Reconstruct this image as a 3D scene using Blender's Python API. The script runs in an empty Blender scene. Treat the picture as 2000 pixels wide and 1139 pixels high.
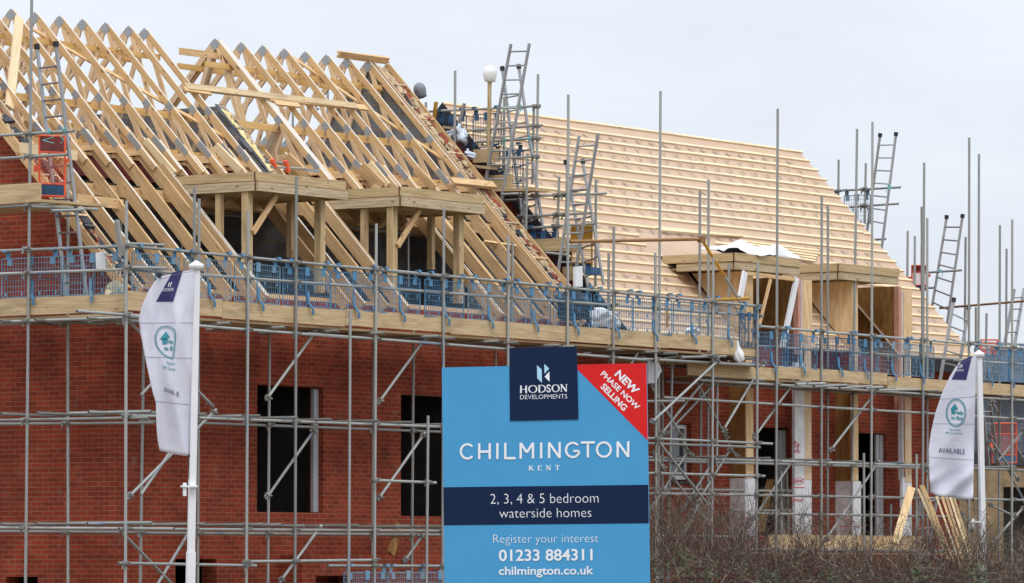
import bpy, math, random
from mathutils import Vector as V, Matrix
random.seed(7)
sc = bpy.context.scene
C = sc.collection

# ------------------------------------------------------------------ camera
# world frame: x runs along the house fronts, y into the houses, z up; metres
FPX, YH, PW, PH = 9500., 1108., 2000, 1139
TH = math.atan(6500. / FPX)
FWH = V((math.cos(TH), math.sin(TH), 0)); RT = V((math.sin(TH), -math.cos(TH), 0))
PITCH = math.atan((YH - PH / 2) / FPX)
FW = FWH * math.cos(PITCH) + V((0, 0, math.sin(PITCH)))
UP = RT.cross(FW)
CAM = -(RT * ((226 - 1000) / FPX * 75.3) + FWH * 75.3); CAM.z = 2.2
cd = bpy.data.cameras.new("camera"); cam = bpy.data.objects.new("camera", cd); C.objects.link(cam)
cd.sensor_width = 36.0; cd.lens = 36.0 * FPX / PW; cd.clip_start = 1.0; cd.clip_end = 3000
M = Matrix((RT, UP, -FW)).transposed().to_4x4(); M.translation = CAM
cam.matrix_world = M
sc.camera = cam

# ------------------------------------------------------------------ sky, sun, exposure
SUN_AZ = V((-0.75, -1.0, 0)).normalized(); SUN_EL = math.radians(54)
w = bpy.data.worlds.new("World"); sc.world = w; w.use_nodes = True
nt = w.node_tree; N = nt.nodes; L = nt.links; N.clear()
out = N.new('ShaderNodeOutputWorld'); bg = N.new('ShaderNodeBackground'); L.new(bg.outputs[0], out.inputs[0])
sky = N.new('ShaderNodeTexSky'); sky.sky_type = 'NISHITA'; sky.sun_disc = False
sky.sun_elevation = SUN_EL; sky.sun_rotation = math.atan2(SUN_AZ.x, SUN_AZ.y); sky.dust_density = 4
tc = N.new('ShaderNodeTexCoord'); sep = N.new('ShaderNodeSeparateXYZ'); L.new(tc.outputs['Generated'], sep.inputs[0])
# overcast luminance rises from the horizon to the zenith
rampz = N.new('ShaderNodeMapRange'); L.new(sep.outputs[2], rampz.inputs[0])
rampz.inputs[1].default_value = 0.0; rampz.inputs[2].default_value = 1.0; rampz.inputs[3].default_value = 0.83; rampz.inputs[4].default_value = 2.15
mp = N.new('ShaderNodeMapping'); mp.inputs['Scale'].default_value = (5, 5, 13); L.new(tc.outputs['Generated'], mp.inputs[0])
nz = N.new('ShaderNodeTexNoise'); nz.inputs['Scale'].default_value = 2.2; nz.inputs['Detail'].default_value = 5; nz.inputs['Roughness'].default_value = .55; L.new(mp.outputs[0], nz.inputs[0])
cr = N.new('ShaderNodeValToRGB'); cr.color_ramp.elements[0].position = .32; cr.color_ramp.elements[1].position = .7
cr.color_ramp.elements[0].color = (.84, .895, .995, 1); cr.color_ramp.elements[1].color = (.94, 1.01, 1.09, 1); L.new(nz.outputs[0], cr.inputs[0])
mul = N.new('ShaderNodeVectorMath'); mul.operation = 'SCALE'; L.new(cr.outputs[0], mul.inputs[0]); L.new(rampz.outputs[0], mul.inputs['Scale'])
sk = N.new('ShaderNodeVectorMath'); sk.operation = 'SCALE'; sk.inputs['Scale'].default_value = 0.09; L.new(sky.outputs[0], sk.inputs[0])
mx = N.new('ShaderNodeMix'); mx.data_type = 'RGBA'; mx.inputs[0].default_value = .06
L.new(mul.outputs[0], mx.inputs[6]); L.new(sk.outputs[0], mx.inputs[7])
L.new(mx.outputs[2], bg.inputs[0]); bg.inputs[1].default_value = 1.0
sd = bpy.data.lights.new("sun", 'SUN'); sd.energy = .95; sd.angle = math.radians(14); sd.color = (1, .95, .88)
so = bpy.data.objects.new("sun", sd); C.objects.link(so)
sv = SUN_AZ * math.cos(SUN_EL) + V((0, 0, math.sin(SUN_EL)))
so.rotation_euler = sv.to_track_quat('Z', 'Y').to_euler(); so.location = (0, -30, 40)
sc.view_settings.view_transform = 'Standard'; sc.view_settings.look = 'None'; sc.view_settings.gamma = 1
sc.view_settings.exposure = 0.0

# ------------------------------------------------------------------ measuring helpers
def ray(px, py): return FW + RT * ((px - 1000) / FPX) + UP * ((PH / 2 - py) / FPX)
AX = {'x': 0, 'y': 1, 'z': 2}
def at(px, py, pl):                      # where the line of sight of a photo point meets the plane x/y/z = value
    r = ray(px, py); a = AX[pl[0]]; return CAM + r * ((pl[1] - CAM[a]) / r[a])
def dep(px, py, d): return CAM + ray(px, py) * d
def atp(px, py, p0, n):
    r = ray(px, py); return CAM + r * ((p0 - CAM).dot(n) / r.dot(n))

# ------------------------------------------------------------------ materials
def mat(name):
    m = bpy.data.materials.new(name); m.use_nodes = True
    n = m.node_tree.nodes; b = n['Principled BSDF']; return m, n, m.node_tree.links, b
def simple(name, col, rough=.6, metal=0, var=.12, scale=6, bump=0.0, spec=.4):
    m, n, l, b = mat(name)
    t = n.new('ShaderNodeTexCoord'); z = n.new('ShaderNodeTexNoise'); z.inputs['Scale'].default_value = scale; z.inputs['Detail'].default_value = 6
    l.new(t.outputs['Object'], z.inputs[0])
    r = n.new('ShaderNodeValToRGB'); r.color_ramp.elements[0].position = .3; r.color_ramp.elements[1].position = .7
    r.color_ramp.elements[0].color = [c * (1 - var) for c in col] + [1]; r.color_ramp.elements[1].color = [min(1, c * (1 + var)) for c in col] + [1]
    l.new(z.outputs[0], r.inputs[0]); l.new(r.outputs[0], b.inputs['Base Color'])
    b.inputs['Roughness'].default_value = rough; b.inputs['Metallic'].default_value = metal
    b.inputs['Specular IOR Level'].default_value = spec
    if bump:
        u = n.new('ShaderNodeBump'); u.inputs['Strength'].default_value = bump; u.inputs['Distance'].default_value = .03
        l.new(z.outputs[0], u.inputs['Height']); l.new(u.outputs[0], b.inputs['Normal'])
    return m
def mathn(n, l, op, a, b=None):
    x = n.new('ShaderNodeMath'); x.operation = op
    for i, v in enumerate((a, b)):
        if v is None: continue
        if isinstance(v, (int, float)): x.inputs[i].default_value = v
        else: l.new(v, x.inputs[i])
    return x.outputs[0]
def mixc(n, l, f, a, b, mode='MIX'):
    x = n.new('ShaderNodeMix'); x.data_type = 'RGBA'; x.blend_type = mode
    for i, v in ((0, f), (6, a), (7, b)):
        if isinstance(v, (int, float)): x.inputs[i].default_value = v
        elif isinstance(v, (tuple, list)): x.inputs[i].default_value = (*v[:3], 1)
        else: l.new(v, x.inputs[i])
    return x.outputs[2]
def wood(name, c1, c2, knots=.75, rough=.75, tint=.22, weather=0.0, grain=(1.6, 38.0), dist=.6):
    m, n, l, b = mat(name)
    uv = n.new('ShaderNodeUVMap'); g = n.new('ShaderNodeNewGeometry')
    sp = n.new('ShaderNodeSeparateXYZ'); l.new(uv.outputs[0], sp.inputs[0])
    off = mathn(n, l, 'MULTIPLY', g.outputs['Random Per Island'], 37.0)
    cb = n.new('ShaderNodeCombineXYZ'); l.new(mathn(n, l, 'MULTIPLY', sp.outputs[0], grain[0]), cb.inputs[0]); l.new(mathn(n, l, 'MULTIPLY', sp.outputs[1], grain[1]), cb.inputs[1]); l.new(off, cb.inputs[2])
    z = n.new('ShaderNodeTexNoise'); z.inputs['Scale'].default_value = 1; z.inputs['Detail'].default_value = 4; z.inputs['Distortion'].default_value = dist; l.new(cb.outputs[0], z.inputs[0])
    zr = n.new('ShaderNodeMapRange'); l.new(z.outputs[0], zr.inputs[0]); zr.inputs[1].default_value = .34; zr.inputs[2].default_value = .66
    col = mixc(n, l, zr.outputs[0], c1, c2)
    # broad stains along the board
    cs = n.new('ShaderNodeCombineXYZ'); l.new(sp.outputs[0], cs.inputs[0]); l.new(mathn(n, l, 'MULTIPLY', sp.outputs[1], 5.0), cs.inputs[1]); l.new(off, cs.inputs[2])
    z2 = n.new('ShaderNodeTexNoise'); z2.inputs['Scale'].default_value = 1.3; z2.inputs['Detail'].default_value = 5; l.new(cs.outputs[0], z2.inputs[0])
    st = n.new('ShaderNodeMapRange'); l.new(z2.outputs[0], st.inputs[0]); st.inputs[1].default_value = .5; st.inputs[2].default_value = .8; st.inputs[3].default_value = 0; st.inputs[4].default_value = .45 + weather
    col = mixc(n, l, st.outputs[0], col, [c * .55 for c in c1])
    # knots
    ck = n.new('ShaderNodeCombineXYZ'); l.new(mathn(n, l, 'MULTIPLY', sp.outputs[0], 2.6), ck.inputs[0]); l.new(mathn(n, l, 'MULTIPLY', sp.outputs[1], 7.0), ck.inputs[1]); l.new(off, ck.inputs[2])
    vo = n.new('ShaderNodeTexVoronoi'); vo.inputs['Scale'].default_value = 1; l.new(ck.outputs[0], vo.inputs[0])
    kn = n.new('ShaderNodeMapRange'); l.new(vo.outputs['Distance'], kn.inputs[0]); kn.inputs[1].default_value = .09; kn.inputs[2].default_value = .16; kn.inputs[3].default_value = knots; kn.inputs[4].default_value = 0
    col = mixc(n, l, kn.outputs[0], col, (.16, .075, .03))
    # board to board variation
    hv = n.new('ShaderNodeHueSaturation'); l.new(col, hv.inputs['Color'])
    l.new(mathn(n, l, 'ADD', mathn(n, l, 'MULTIPLY', g.outputs['Random Per Island'], tint * 2), 1 - tint), hv.inputs['Value'])
    r2 = mathn(n, l, 'FRACT', mathn(n, l, 'MULTIPLY', g.outputs['Random Per Island'], 13.7))
    l.new(mathn(n, l, 'ADD', mathn(n, l, 'MULTIPLY', r2, .35), .8), hv.inputs['Saturation'])
    l.new(hv.outputs[0], b.inputs['Base Color']); b.inputs['Roughness'].default_value = rough; b.inputs['Specular IOR Level'].default_value = .25
    bu = n.new('ShaderNodeBump'); bu.inputs['Strength'].default_value = .25; bu.inputs['Distance'].default_value = .004; l.new(z.outputs[0], bu.inputs['Height']); l.new(bu.outputs[0], b.inputs['Normal'])
    return m
def brickmat(name, c1, c2, mortar, bw=.225, rh=.075, ms=.011, offs=.5, stain=(.35, .3, .27), stainamt=.35):
    m, n, l, b = mat(name)
    t = n.new('ShaderNodeTexCoord'); s = n.new('ShaderNodeSeparateXYZ'); l.new(t.outputs['Object'], s.inputs[0])
    nw = n.new('ShaderNodeTexNoise'); nw.inputs['Scale'].default_value = 9; nw.inputs['Detail'].default_value = 3; l.new(t.outputs['Object'], nw.inputs[0])
    wob = mathn(n, l, 'MULTIPLY', mathn(n, l, 'SUBTRACT', nw.outputs[0], .5), .012)
    cb = n.new('ShaderNodeCombineXYZ'); l.new(mathn(n, l, 'ADD', mathn(n, l, 'ADD', s.outputs[0], s.outputs[1]), wob), cb.inputs[0]); l.new(mathn(n, l, 'ADD', s.outputs[2], wob), cb.inputs[1])
    k = n.new('ShaderNodeTexBrick'); k.offset = offs; l.new(cb.outputs[0], k.inputs['Vector'])
    k.inputs['Scale'].default_value = 1; k.inputs['Brick Width'].default_value = bw; k.inputs['Row Height'].default_value = rh
    k.inputs['Mortar Size'].default_value = ms / 2; k.inputs['Mortar Smooth'].default_value = .3; k.inputs['Bias'].default_value = 0
    k.inputs['Color1'].default_value = (*c1, 1); k.inputs['Color2'].default_value = (*c2, 1); k.inputs['Mortar'].default_value = (*mortar, 1)
    # patches of differently fired bricks and mortar smears
    z = n.new('ShaderNodeTexNoise'); z.inputs['Scale'].default_value = 1.1; z.inputs['Detail'].default_value = 6; z.inputs['Roughness'].default_value = .65; l.new(t.outputs['Object'], z.inputs[0])
    mr = n.new('ShaderNodeMapRange'); l.new(z.outputs[0], mr.inputs[0]); mr.inputs[1].default_value = .35; mr.inputs[2].default_value = .7; mr.inputs[3].default_value = .72; mr.inputs[4].default_value = 1.25
    hv = n.new('ShaderNodeHueSaturation'); l.new(k.outputs[0], hv.inputs['Color']); l.new(mr.outputs[0], hv.inputs['Value'])
    z3 = n.new('ShaderNodeTexNoise'); z3.inputs['Scale'].default_value = 3.3; z3.inputs['Detail'].default_value = 7; z3.inputs['Roughness'].default_value = .7; l.new(t.outputs['Object'], z3.inputs[0])
    m3 = n.new('ShaderNodeMapRange'); l.new(z3.outputs[0], m3.inputs[0]); m3.inputs[1].default_value = .58; m3.inputs[2].default_value = .78; m3.inputs[3].default_value = 0; m3.inputs[4].default_value = stainamt
    col = mixc(n, l, m3.outputs[0], hv.outputs[0], stain)
    l.new(col, b.inputs['Base Color']); b.inputs['Roughness'].default_value = .9; b.inputs['Specular IOR Level'].default_value = .2
    bu = n.new('ShaderNodeBump'); bu.inputs['Strength'].default_value = .7; bu.inputs['Distance'].default_value = .012; bu.invert = True
    l.new(mathn(n, l, 'ADD', k.outputs['Fac'], mathn(n, l, 'MULTIPLY', z3.outputs[0], .4)), bu.inputs['Height']); l.new(bu.outputs[0], b.inputs['Normal'])
    return m
def steelmat(name, base=(.335, .345, .33), blue=.55, rust=.5):
    m, n, l, b = mat(name)
    uv = n.new('ShaderNodeUVMap'); g = n.new('ShaderNodeNewGeometry'); o = n.new('ShaderNodeObjectInfo')
    s = n.new('ShaderNodeSeparateXYZ'); l.new(uv.outputs[0], s.inputs[0])
    rnd = mathn(n, l, 'ADD', mathn(n, l, 'MULTIPLY', g.outputs['Random Per Island'], 31.0), mathn(n, l, 'MULTIPLY', o.outputs['Random'], 57.0))
    cb = n.new('ShaderNodeCombineXYZ'); l.new(s.outputs[0], cb.inputs[0]); l.new(mathn(n, l, 'MULTIPLY', s.outputs[1], 3.0), cb.inputs[1]); l.new(rnd, cb.inputs[2])
    z = n.new('ShaderNodeTexNoise'); z.inputs['Scale'].default_value = 2.4; z.inputs['Detail'].default_value = 8; z.inputs['Roughness'].default_value = .7; l.new(cb.outputs[0], z.inputs[0])
    col = mixc(n, l, z.outputs[0], [c * .62 for c in base], [c * 1.3 for c in base])
    z2 = n.new('ShaderNodeTexNoise'); z2.inputs['Scale'].default_value = .9; z2.inputs['Detail'].default_value = 4; z2.noise_dimensions = '4D'; l.new(cb.outputs[0], z2.inputs[0]); z2.inputs['W'].default_value = 5
    bl = n.new('ShaderNodeMapRange'); l.new(z2.outputs[0], bl.inputs[0]); bl.inputs[1].default_value = .64; bl.inputs[2].default_value = .68; bl.inputs[4].default_value = blue
    col = mixc(n, l, bl.outputs[0], col, (.10, .22, .36))
    z4 = n.new('ShaderNodeTexNoise'); z4.inputs['Scale'].default_value = 5; z4.inputs['Detail'].default_value = 6; z4.noise_dimensions = '4D'; l.new(cb.outputs[0], z4.inputs[0]); z4.inputs['W'].default_value = 11
    ru = n.new('ShaderNodeMapRange'); l.new(z4.outputs[0], ru.inputs[0]); ru.inputs[1].default_value = .62; ru.inputs[2].default_value = .72; ru.inputs[4].default_value = rust
    col = mixc(n, l, ru.outputs[0], col, (.30, .21, .13))
    hv = n.new('ShaderNodeHueSaturation'); l.new(col, hv.inputs['Color'])
    r3 = mathn(n, l, 'FRACT', mathn(n, l, 'MULTIPLY', rnd, 3.3)); l.new(mathn(n, l, 'ADD', mathn(n, l, 'MULTIPLY', r3, .45), .78), hv.inputs['Value'])
    l.new(hv.outputs[0], b.inputs['Base Color']); b.inputs['Metallic'].default_value = .35; b.inputs['Roughness'].default_value = .5
    return m
MT = {}
MT['truss'] = wood('truss_timber', (.57, .375, .20), (.75, .555, .35), tint=.22)
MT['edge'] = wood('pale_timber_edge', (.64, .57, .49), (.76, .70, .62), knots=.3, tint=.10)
MT['binder'] = wood('orange_timber', (.62, .40, .18), (.73, .51, .27), tint=.18)
MT['rafter'] = wood('rafter_timber', (.50, .33, .18), (.70, .51, .32), tint=.24, weather=.25)
MT['batten'] = wood('batten_timber', (.74, .585, .38), (.84, .71, .50), knots=.3, tint=.10)
MT['treated'] = wood('treated_timber', (.40, .295, .165), (.60, .475, .31), weather=.25)
MT['board'] = wood('scaffold_board', (.44, .33, .205), (.60, .47, .31), knots=.5, weather=.4, tint=.15)
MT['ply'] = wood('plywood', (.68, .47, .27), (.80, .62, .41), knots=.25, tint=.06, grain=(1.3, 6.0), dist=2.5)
MT['plyside'] = wood('plywood_side', (.23, .125, .055), (.35, .205, .10), knots=.35, tint=.10, grain=(1.3, 6.0), dist=2.5)  # brown plywood, colour darkened further so the dormer openings read as shaded
MT['brick'] = brickmat('red_brick', (.30, .047, .022), (.20, .032, .017), (.30, .16, .09), ms=.0112)
MT['yellowbrick'] = brickmat('buff_brick', (.36, .25, .13), (.30, .20, .11), (.32, .27, .2))
MT['block'] = brickmat('grey_block', (.175, .182, .198), (.24, .25, .27), (.36, .27, .18), bw=.45, rh=.225, ms=.024, stain=(.2, .17, .14), stainamt=.3)
MT['slate'] = brickmat('grey_tile', (.10, .11, .13), (.13, .14, .165), (.045, .05, .06), bw=.3, rh=.22, ms=.008, stainamt=.1)
MT['steel'] = steelmat('galvanised_tube')
MT['ladder'] = steelmat('ladder_aluminium', (.36, .37, .38), blue=.15, rust=.15)
MT['rusty'] = steelmat('rusty_tube', (.26, .13, .04), blue=.1, rust=.8)
MT['yellowrust'] = steelmat('yellow_painted_steel', (.55, .29, .03), blue=.0, rust=.6)
MT['rung'] = steelmat('ladder_rung', (.22, .18, .17), blue=0, rust=.6)
MT['clamp'] = steelmat('clamp_steel', (.27, .26, .24), blue=.2, rust=.9)
MT['plate'] = simple('nail_plate', (.36, .38, .40), .5, .4, .2, 30)
MT['redsteel'] = simple('red_oxide_steel', (.135, .018, .018), .55, 0, .2, 4)
MT['blue'] = simple('blue_guard', (.07, .21, .36), .5, 0, .3, 3)
MT['paleblue'] = simple('pale_blue_guard', (.125, .25, .36), .5, 0, .3, 3)
MT['darkblue'] = simple('dark_blue_guard', (.03, .09, .18), .5, 0, .3, 3)
MT['greyblue'] = simple('grey_blue_guard', (.19, .27, .34), .5, 0, .3, 3)
MT['orange'] = simple('orange_paint', (.75, .10, .035), .5, 0, .15, 5)
MT['black'] = simple('black_rubber', (.02, .02, .022), .7)
MT['dark'] = simple('dark_membrane', (.022, .024, .03), .6, 0, .3, 3, .3)
MT['white'] = simple('white_paint', (.80, .81, .83), .4, 0, .04, 4)
MT['pvc'] = simple('white_plastic', (.78, .79, .80), .4, 0, .05, 4)
MT['greypvc'] = simple('grey_frame', (.42, .43, .45), .5, 0, .08, 4)
MT['sheet'] = simple('white_sheet', (.78, .78, .78), .5, 0, .06, 5, .4)
MT['bag'] = simple('printed_plastic_bag', (.50, .55, .62), .4, 0, .45, 5, .5)
MT['rope'] = simple('turquoise_rope', (.16, .47, .47), .7)
MT['insul'] = simple('yellow_insulation', (.74, .62, .30), .9, 0, .2, 12, .8)
MT['pink'] = simple('pink_insulation', (.60, .30, .22), .8, 0, .15, 6, .3)
MT['redchunk'] = simple('broken_red_brick', (.27, .06, .032), .9, 0, .45, 7, .6)
MT['endgrain'] = simple('dark_end_grain', (.13, .065, .03), .9, 0, .4, 12)
MT['slategrey'] = simple('dark_grey_felt', (.075, .08, .092), .7, 0, .35, 6, .4)
MT['sack'] = simple('cream_sack', (.62, .53, .36), .9, 0, .15, 9, .4)
MT['mortar'] = simple('mortar_crumbs', (.48, .36, .22), .95, 0, .35, 14, .9)
MT['glass'] = simple('window_glass', (.05, .06, .07), .05, 0, .1, 2, 0, 1.0)
MT['soil'] = simple('soil', (.16, .12, .08), 1, 0, .4, .6, .6)
MT['void'] = simple('room_shade_dark', (.05, .045, .04), .95, 0, .3, 2)  # near-black colour stands in for shade inside the rooms
MT['ink'] = simple('printed_ink', (.30, .245, .195), .8, 0, .1, 5)
MT['inkred'] = simple('red_printed_ink', (.50, .05, .07), .8, 0, .1, 5)
MT['helmwhite'] = simple('white_shell', (.82, .82, .80), .3, 0, .04, 6)
MT['helmgrey'] = simple('grey_shell', (.20, .22, .24), .4, 0, .12, 6)
# roofing membrane: tan felt with soft wrinkles
m, n, l, b = mat('roof_membrane'); MT['membrane'] = m
t = n.new('ShaderNodeTexCoord'); z = n.new('ShaderNodeTexNoise'); z.inputs['Scale'].default_value = 1.6; z.inputs['Detail'].default_value = 6; z.inputs['Distortion'].default_value = .8; l.new(t.outputs['Object'], z.inputs[0])
l.new(mixc(n, l, z.outputs[0], (.50, .345, .235), (.64, .46, .33)), b.inputs['Base Color']); b.inputs['Roughness'].default_value = .7; b.inputs['Specular IOR Level'].default_value = .2
mpn = n.new('ShaderNodeMapping'); mpn.inputs['Scale'].default_value = (1.2, 3, 5); l.new(t.outputs['Object'], mpn.inputs[0])
zw = n.new('ShaderNodeTexNoise'); zw.inputs['Scale'].default_value = 2.2; zw.inputs['Detail'].default_value = 5; zw.inputs['Distortion'].default_value = 1.5; l.new(mpn.outputs[0], zw.inputs[0])
bu = n.new('ShaderNodeBump'); bu.inputs['Strength'].default_value = .5; bu.inputs['Distance'].default_value = .05; l.new(zw.outputs[0], bu.inputs['Height']); l.new(bu.outputs[0], b.inputs['Normal'])
# house wrap: white-grey crinkled sheet
MT['wrap'] = simple('house_wrap', (.74, .74, .76), .6, 0, .12, 4, .9)
# flag cloth: lets light through
m, n, l, b = mat('flag_cloth'); MT['cloth'] = m
b.inputs['Base Color'].default_value = (.80, .80, .87, 1); b.inputs['Roughness'].default_value = .7
tr = n.new('ShaderNodeBsdfTranslucent'); tr.inputs[0].default_value = (.80, .80, .88, 1); ad = n.new('ShaderNodeMixShader'); ad.inputs[0].default_value = .3
l.new(b.outputs[0], ad.inputs[1]); l.new(tr.outputs[0], ad.inputs[2]); l.new(ad.outputs[0], n['Material Output'].inputs[0])
t = n.new('ShaderNodeTexCoord'); z = n.new('ShaderNodeTexNoise'); z.inputs['Scale'].default_value = 5; z.inputs['Detail'].default_value = 4; z.inputs['Distortion'].default_value = 1.2; l.new(t.outputs['Object'], z.inputs[0])
bu = n.new('ShaderNodeBump'); bu.inputs['Strength'].default_value = .35; bu.inputs['Distance'].default_value = .03; l.new(z.outputs[0], bu.inputs['Height']); l.new(bu.outputs[0], b.inputs['Normal'])
# sign faces: smooth printed sheet with faint handling marks
def signmat(name, col, rough=.5):
    m, n, l, b = mat(name); b.inputs['Specular IOR Level'].default_value = .12
    t = n.new('ShaderNodeTexCoord'); z = n.new('ShaderNodeTexNoise'); z.inputs['Scale'].default_value = 2.3; z.inputs['Detail'].default_value = 6; l.new(t.outputs['Object'], z.inputs[0])
    l.new(mixc(n, l, z.outputs[0], [c * .93 for c in col], [c * 1.07 for c in col]), b.inputs['Base Color'])
    r = n.new('ShaderNodeMapRange'); l.new(z.outputs[0], r.inputs[0]); r.inputs[3].default_value = rough - .1; r.inputs[4].default_value = rough + .15; l.new(r.outputs[0], b.inputs['Roughness'])
    return m
MT['signblue'] = signmat('sign_blue', (.075, .34, .62)); MT['signnavy'] = signmat('sign_navy', (.008, .020, .062)); MT['signred'] = signmat('sign_red', (.70, .022, .022))
MT['signwhite'] = signmat('sign_white', (.85, .87, .90)); MT['signpale'] = signmat('sign_pale_blue', (.42, .70, .88))
MT['teal'] = simple('teal_print', (.03, .24, .29), .7); MT['navyprint'] = simple('navy_print', (.035, .035, .13), .7); MT['greyprint'] = simple('grey_print', (.25, .25, .35), .7)

# ------------------------------------------------------------------ mesh builder
class MB:
    def __init__(s): s.v = []; s.f = []; s.uv = []; s.sm = []; s.mi = []
    def face(s, idx, uvs=None, smooth=False):
        s.f.append(idx); s.uv.append(uvs or [(0, 0)] * len(idx)); s.sm.append(smooth); s.mi.append(0)
    def add(s, pts): k = len(s.v); s.v += [tuple(p) for p in pts]; return k
    def beam(s, p, q, side, ws, wd, top=None):           # timber from p to q; ws across the side vector, wd across the other way
        p = V(p); q = V(q); d = q - p; ln = d.length; d.normalize()
        a = V(side); a = (a - d * a.dot(d)).normalized(); c = d.cross(a)
        k = s.add([e + a * (i * ws / 2) + c * (j * wd / 2) for e in (p, q) for i, j in ((-1, -1), (1, -1), (1, 1), (-1, 1))])
        o = random.random() * 3
        for i, (w0, off) in enumerate(((ws, 0), (wd, ws), (ws, ws + wd), (wd, 2 * ws + wd))):
            j = (i + 1) % 4
            s.face((k + i, k + j, k + 4 + j, k + 4 + i), [(o, off), (o, off + w0), (o + ln, off + w0), (o + ln, off)])
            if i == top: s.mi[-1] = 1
        s.face((k + 3, k + 2, k + 1, k), [(o, .0), (o + .002, .1), (o + .002, .2), (o, .3)])
        s.face((k + 4, k + 5, k + 6, k + 7), [(o, .0), (o + .002, .1), (o + .002, .2), (o, .3)])
        return s
    def box(s, a, b):
        a = V(a); b = V(b); c = (a + b) / 2
        dx, dy, dz = abs(b.x - a.x), abs(b.y - a.y), abs(b.z - a.z)
        if dx >= dy and dx >= dz: return s.beam((min(a.x, b.x), c.y, c.z), (max(a.x, b.x), c.y, c.z), (0, 1, 0), dy, dz)
        if dy >= dz: return s.beam((c.x, min(a.y, b.y), c.z), (c.x, max(a.y, b.y), c.z), (1, 0, 0), dx, dz)
        return s.beam((c.x, c.y, min(a.z, b.z)), (c.x, c.y, max(a.z, b.z)), (1, 0, 0), dx, dy)
    def tube(s, p, q, r=.0242, n=10, hollow=True):
        p = V(p); q = V(q); d = q - p; ln = d.length; d.normalize()
        a = d.orthogonal().normalized(); c = d.cross(a)
        ring = [a * math.cos(2 * math.pi * i / n) + c * math.sin(2 * math.pi * i / n) for i in range(n)]
        k = s.add([p + x * r for x in ring] + [q + x * r for x in ring])
        for i in range(n):
            j = (i + 1) % n
            s.face((k + i, k + j, k + n + j, k + n + i), [(0, i / n * .15), (0, (i + 1) / n * .15), (ln, (i + 1) / n * .15), (ln, i / n * .15)], True)
        if not hollow:
            k2 = s.add([p + x * r for x in ring]); s.face(tuple(k2 + i for i in range(n))[::-1])
            k2 = s.add([q + x * r for x in ring]); s.face(tuple(k2 + i for i in range(n)))
            return s
        for e, sg in ((p, 1), (q, -1)):         # open end: rim, bore and the dark inside
            k2 = s.add([e + x * r for x in ring] + [e + x * (r * .8) for x in ring] + [e + d * (sg * .06) + x * (r * .8) for x in ring])
            for i in range(n):
                j = (i + 1) % n
                f1 = (k2 + i, k2 + j, k2 + n + j, k2 + n + i); f2 = (k2 + n + i, k2 + n + j, k2 + 2 * n + j, k2 + 2 * n + i)
                s.face(f1[::-1] if sg > 0 else f1); s.face(f2[::-1] if sg > 0 else f2)
            f = tuple(k2 + 2 * n + i for i in range(n)); s.face(f[::-1] if sg > 0 else f)
        return s
    def path(s, pts, r=.006, n=5):
        for a, b in zip(pts, pts[1:]): s.tube(a, b, r, n, False)
        return s
    def quad(s, a, b, c, d, uv=None):
        k = s.add([a, b, c, d]); s.face((k, k + 1, k + 2, k + 3), uv or [(0, 0), ((V(b) - V(a)).length, 0), ((V(b) - V(a)).length, (V(c) - V(b)).length), (0, (V(c) - V(b)).length)]); return s
    def prism(s, pts, ext):                     # polygon extruded by a vector
        n = len(pts); e = V(ext); k = s.add(pts); k2 = s.add([V(p) + e for p in pts])
        o = V(pts[0]); ax = (V(pts[1]) - o).normalized(); nn = ax.cross(e).normalized()
        uv = [((V(p) - o).dot(ax), (V(p) - o).dot(nn)) for p in pts]
        s.face(tuple(range(k, k + n)), uv); s.face(tuple(range(k2, k2 + n))[::-1], uv[::-1])
        for i in range(n):
            j = (i + 1) % n; ln = (V(pts[j]) - V(pts[i])).length
            s.face((k + j, k + i, k2 + i, k2 + j), [(ln, 0), (0, 0), (0, e.length), (ln, e.length)])
        return s
    def build(s, name, material, parent=None, fixn=False):
        me = bpy.data.meshes.new(name); me.from_pydata(s.v, [], s.f); uvl = me.uv_layers.new(name='UVMap')
        fl = [c for u in s.uv for p in u for c in p]; uvl.data.foreach_set('uv', fl)
        me.polygons.foreach_set('use_smooth', s.sm)
        if fixn:
            import bmesh
            bm = bmesh.new(); bm.from_mesh(me); bmesh.ops.recalc_face_normals(bm, faces=bm.faces); bm.to_mesh(me); bm.free()
        me.materials.append(MT[material] if isinstance(material, str) else material)
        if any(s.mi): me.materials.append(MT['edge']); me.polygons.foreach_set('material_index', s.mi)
        me.update()
        return link(name, me, parent)
def link(name, me, parent=None):
    o = bpy.data.objects.new(name, me); C.objects.link(o)
    if parent is not None:
        o.parent = parent
        o.matrix_parent_inverse = parent.matrix_basis.inverted() if parent.parent is None else Matrix()
    return o
def tag(o, label, cat, group=None, kind=None):
    o['label'] = label; o['category'] = cat
    if group: o['group'] = group
    if kind: o['kind'] = kind
    return o
def thing(name, label, cat, loc=(0, 0, 0), group=None):
    o = bpy.data.objects.new(name, None); o.empty_display_size = .3; C.objects.link(o); o.location = loc; tag(o, label, cat, group)
    return o
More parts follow.
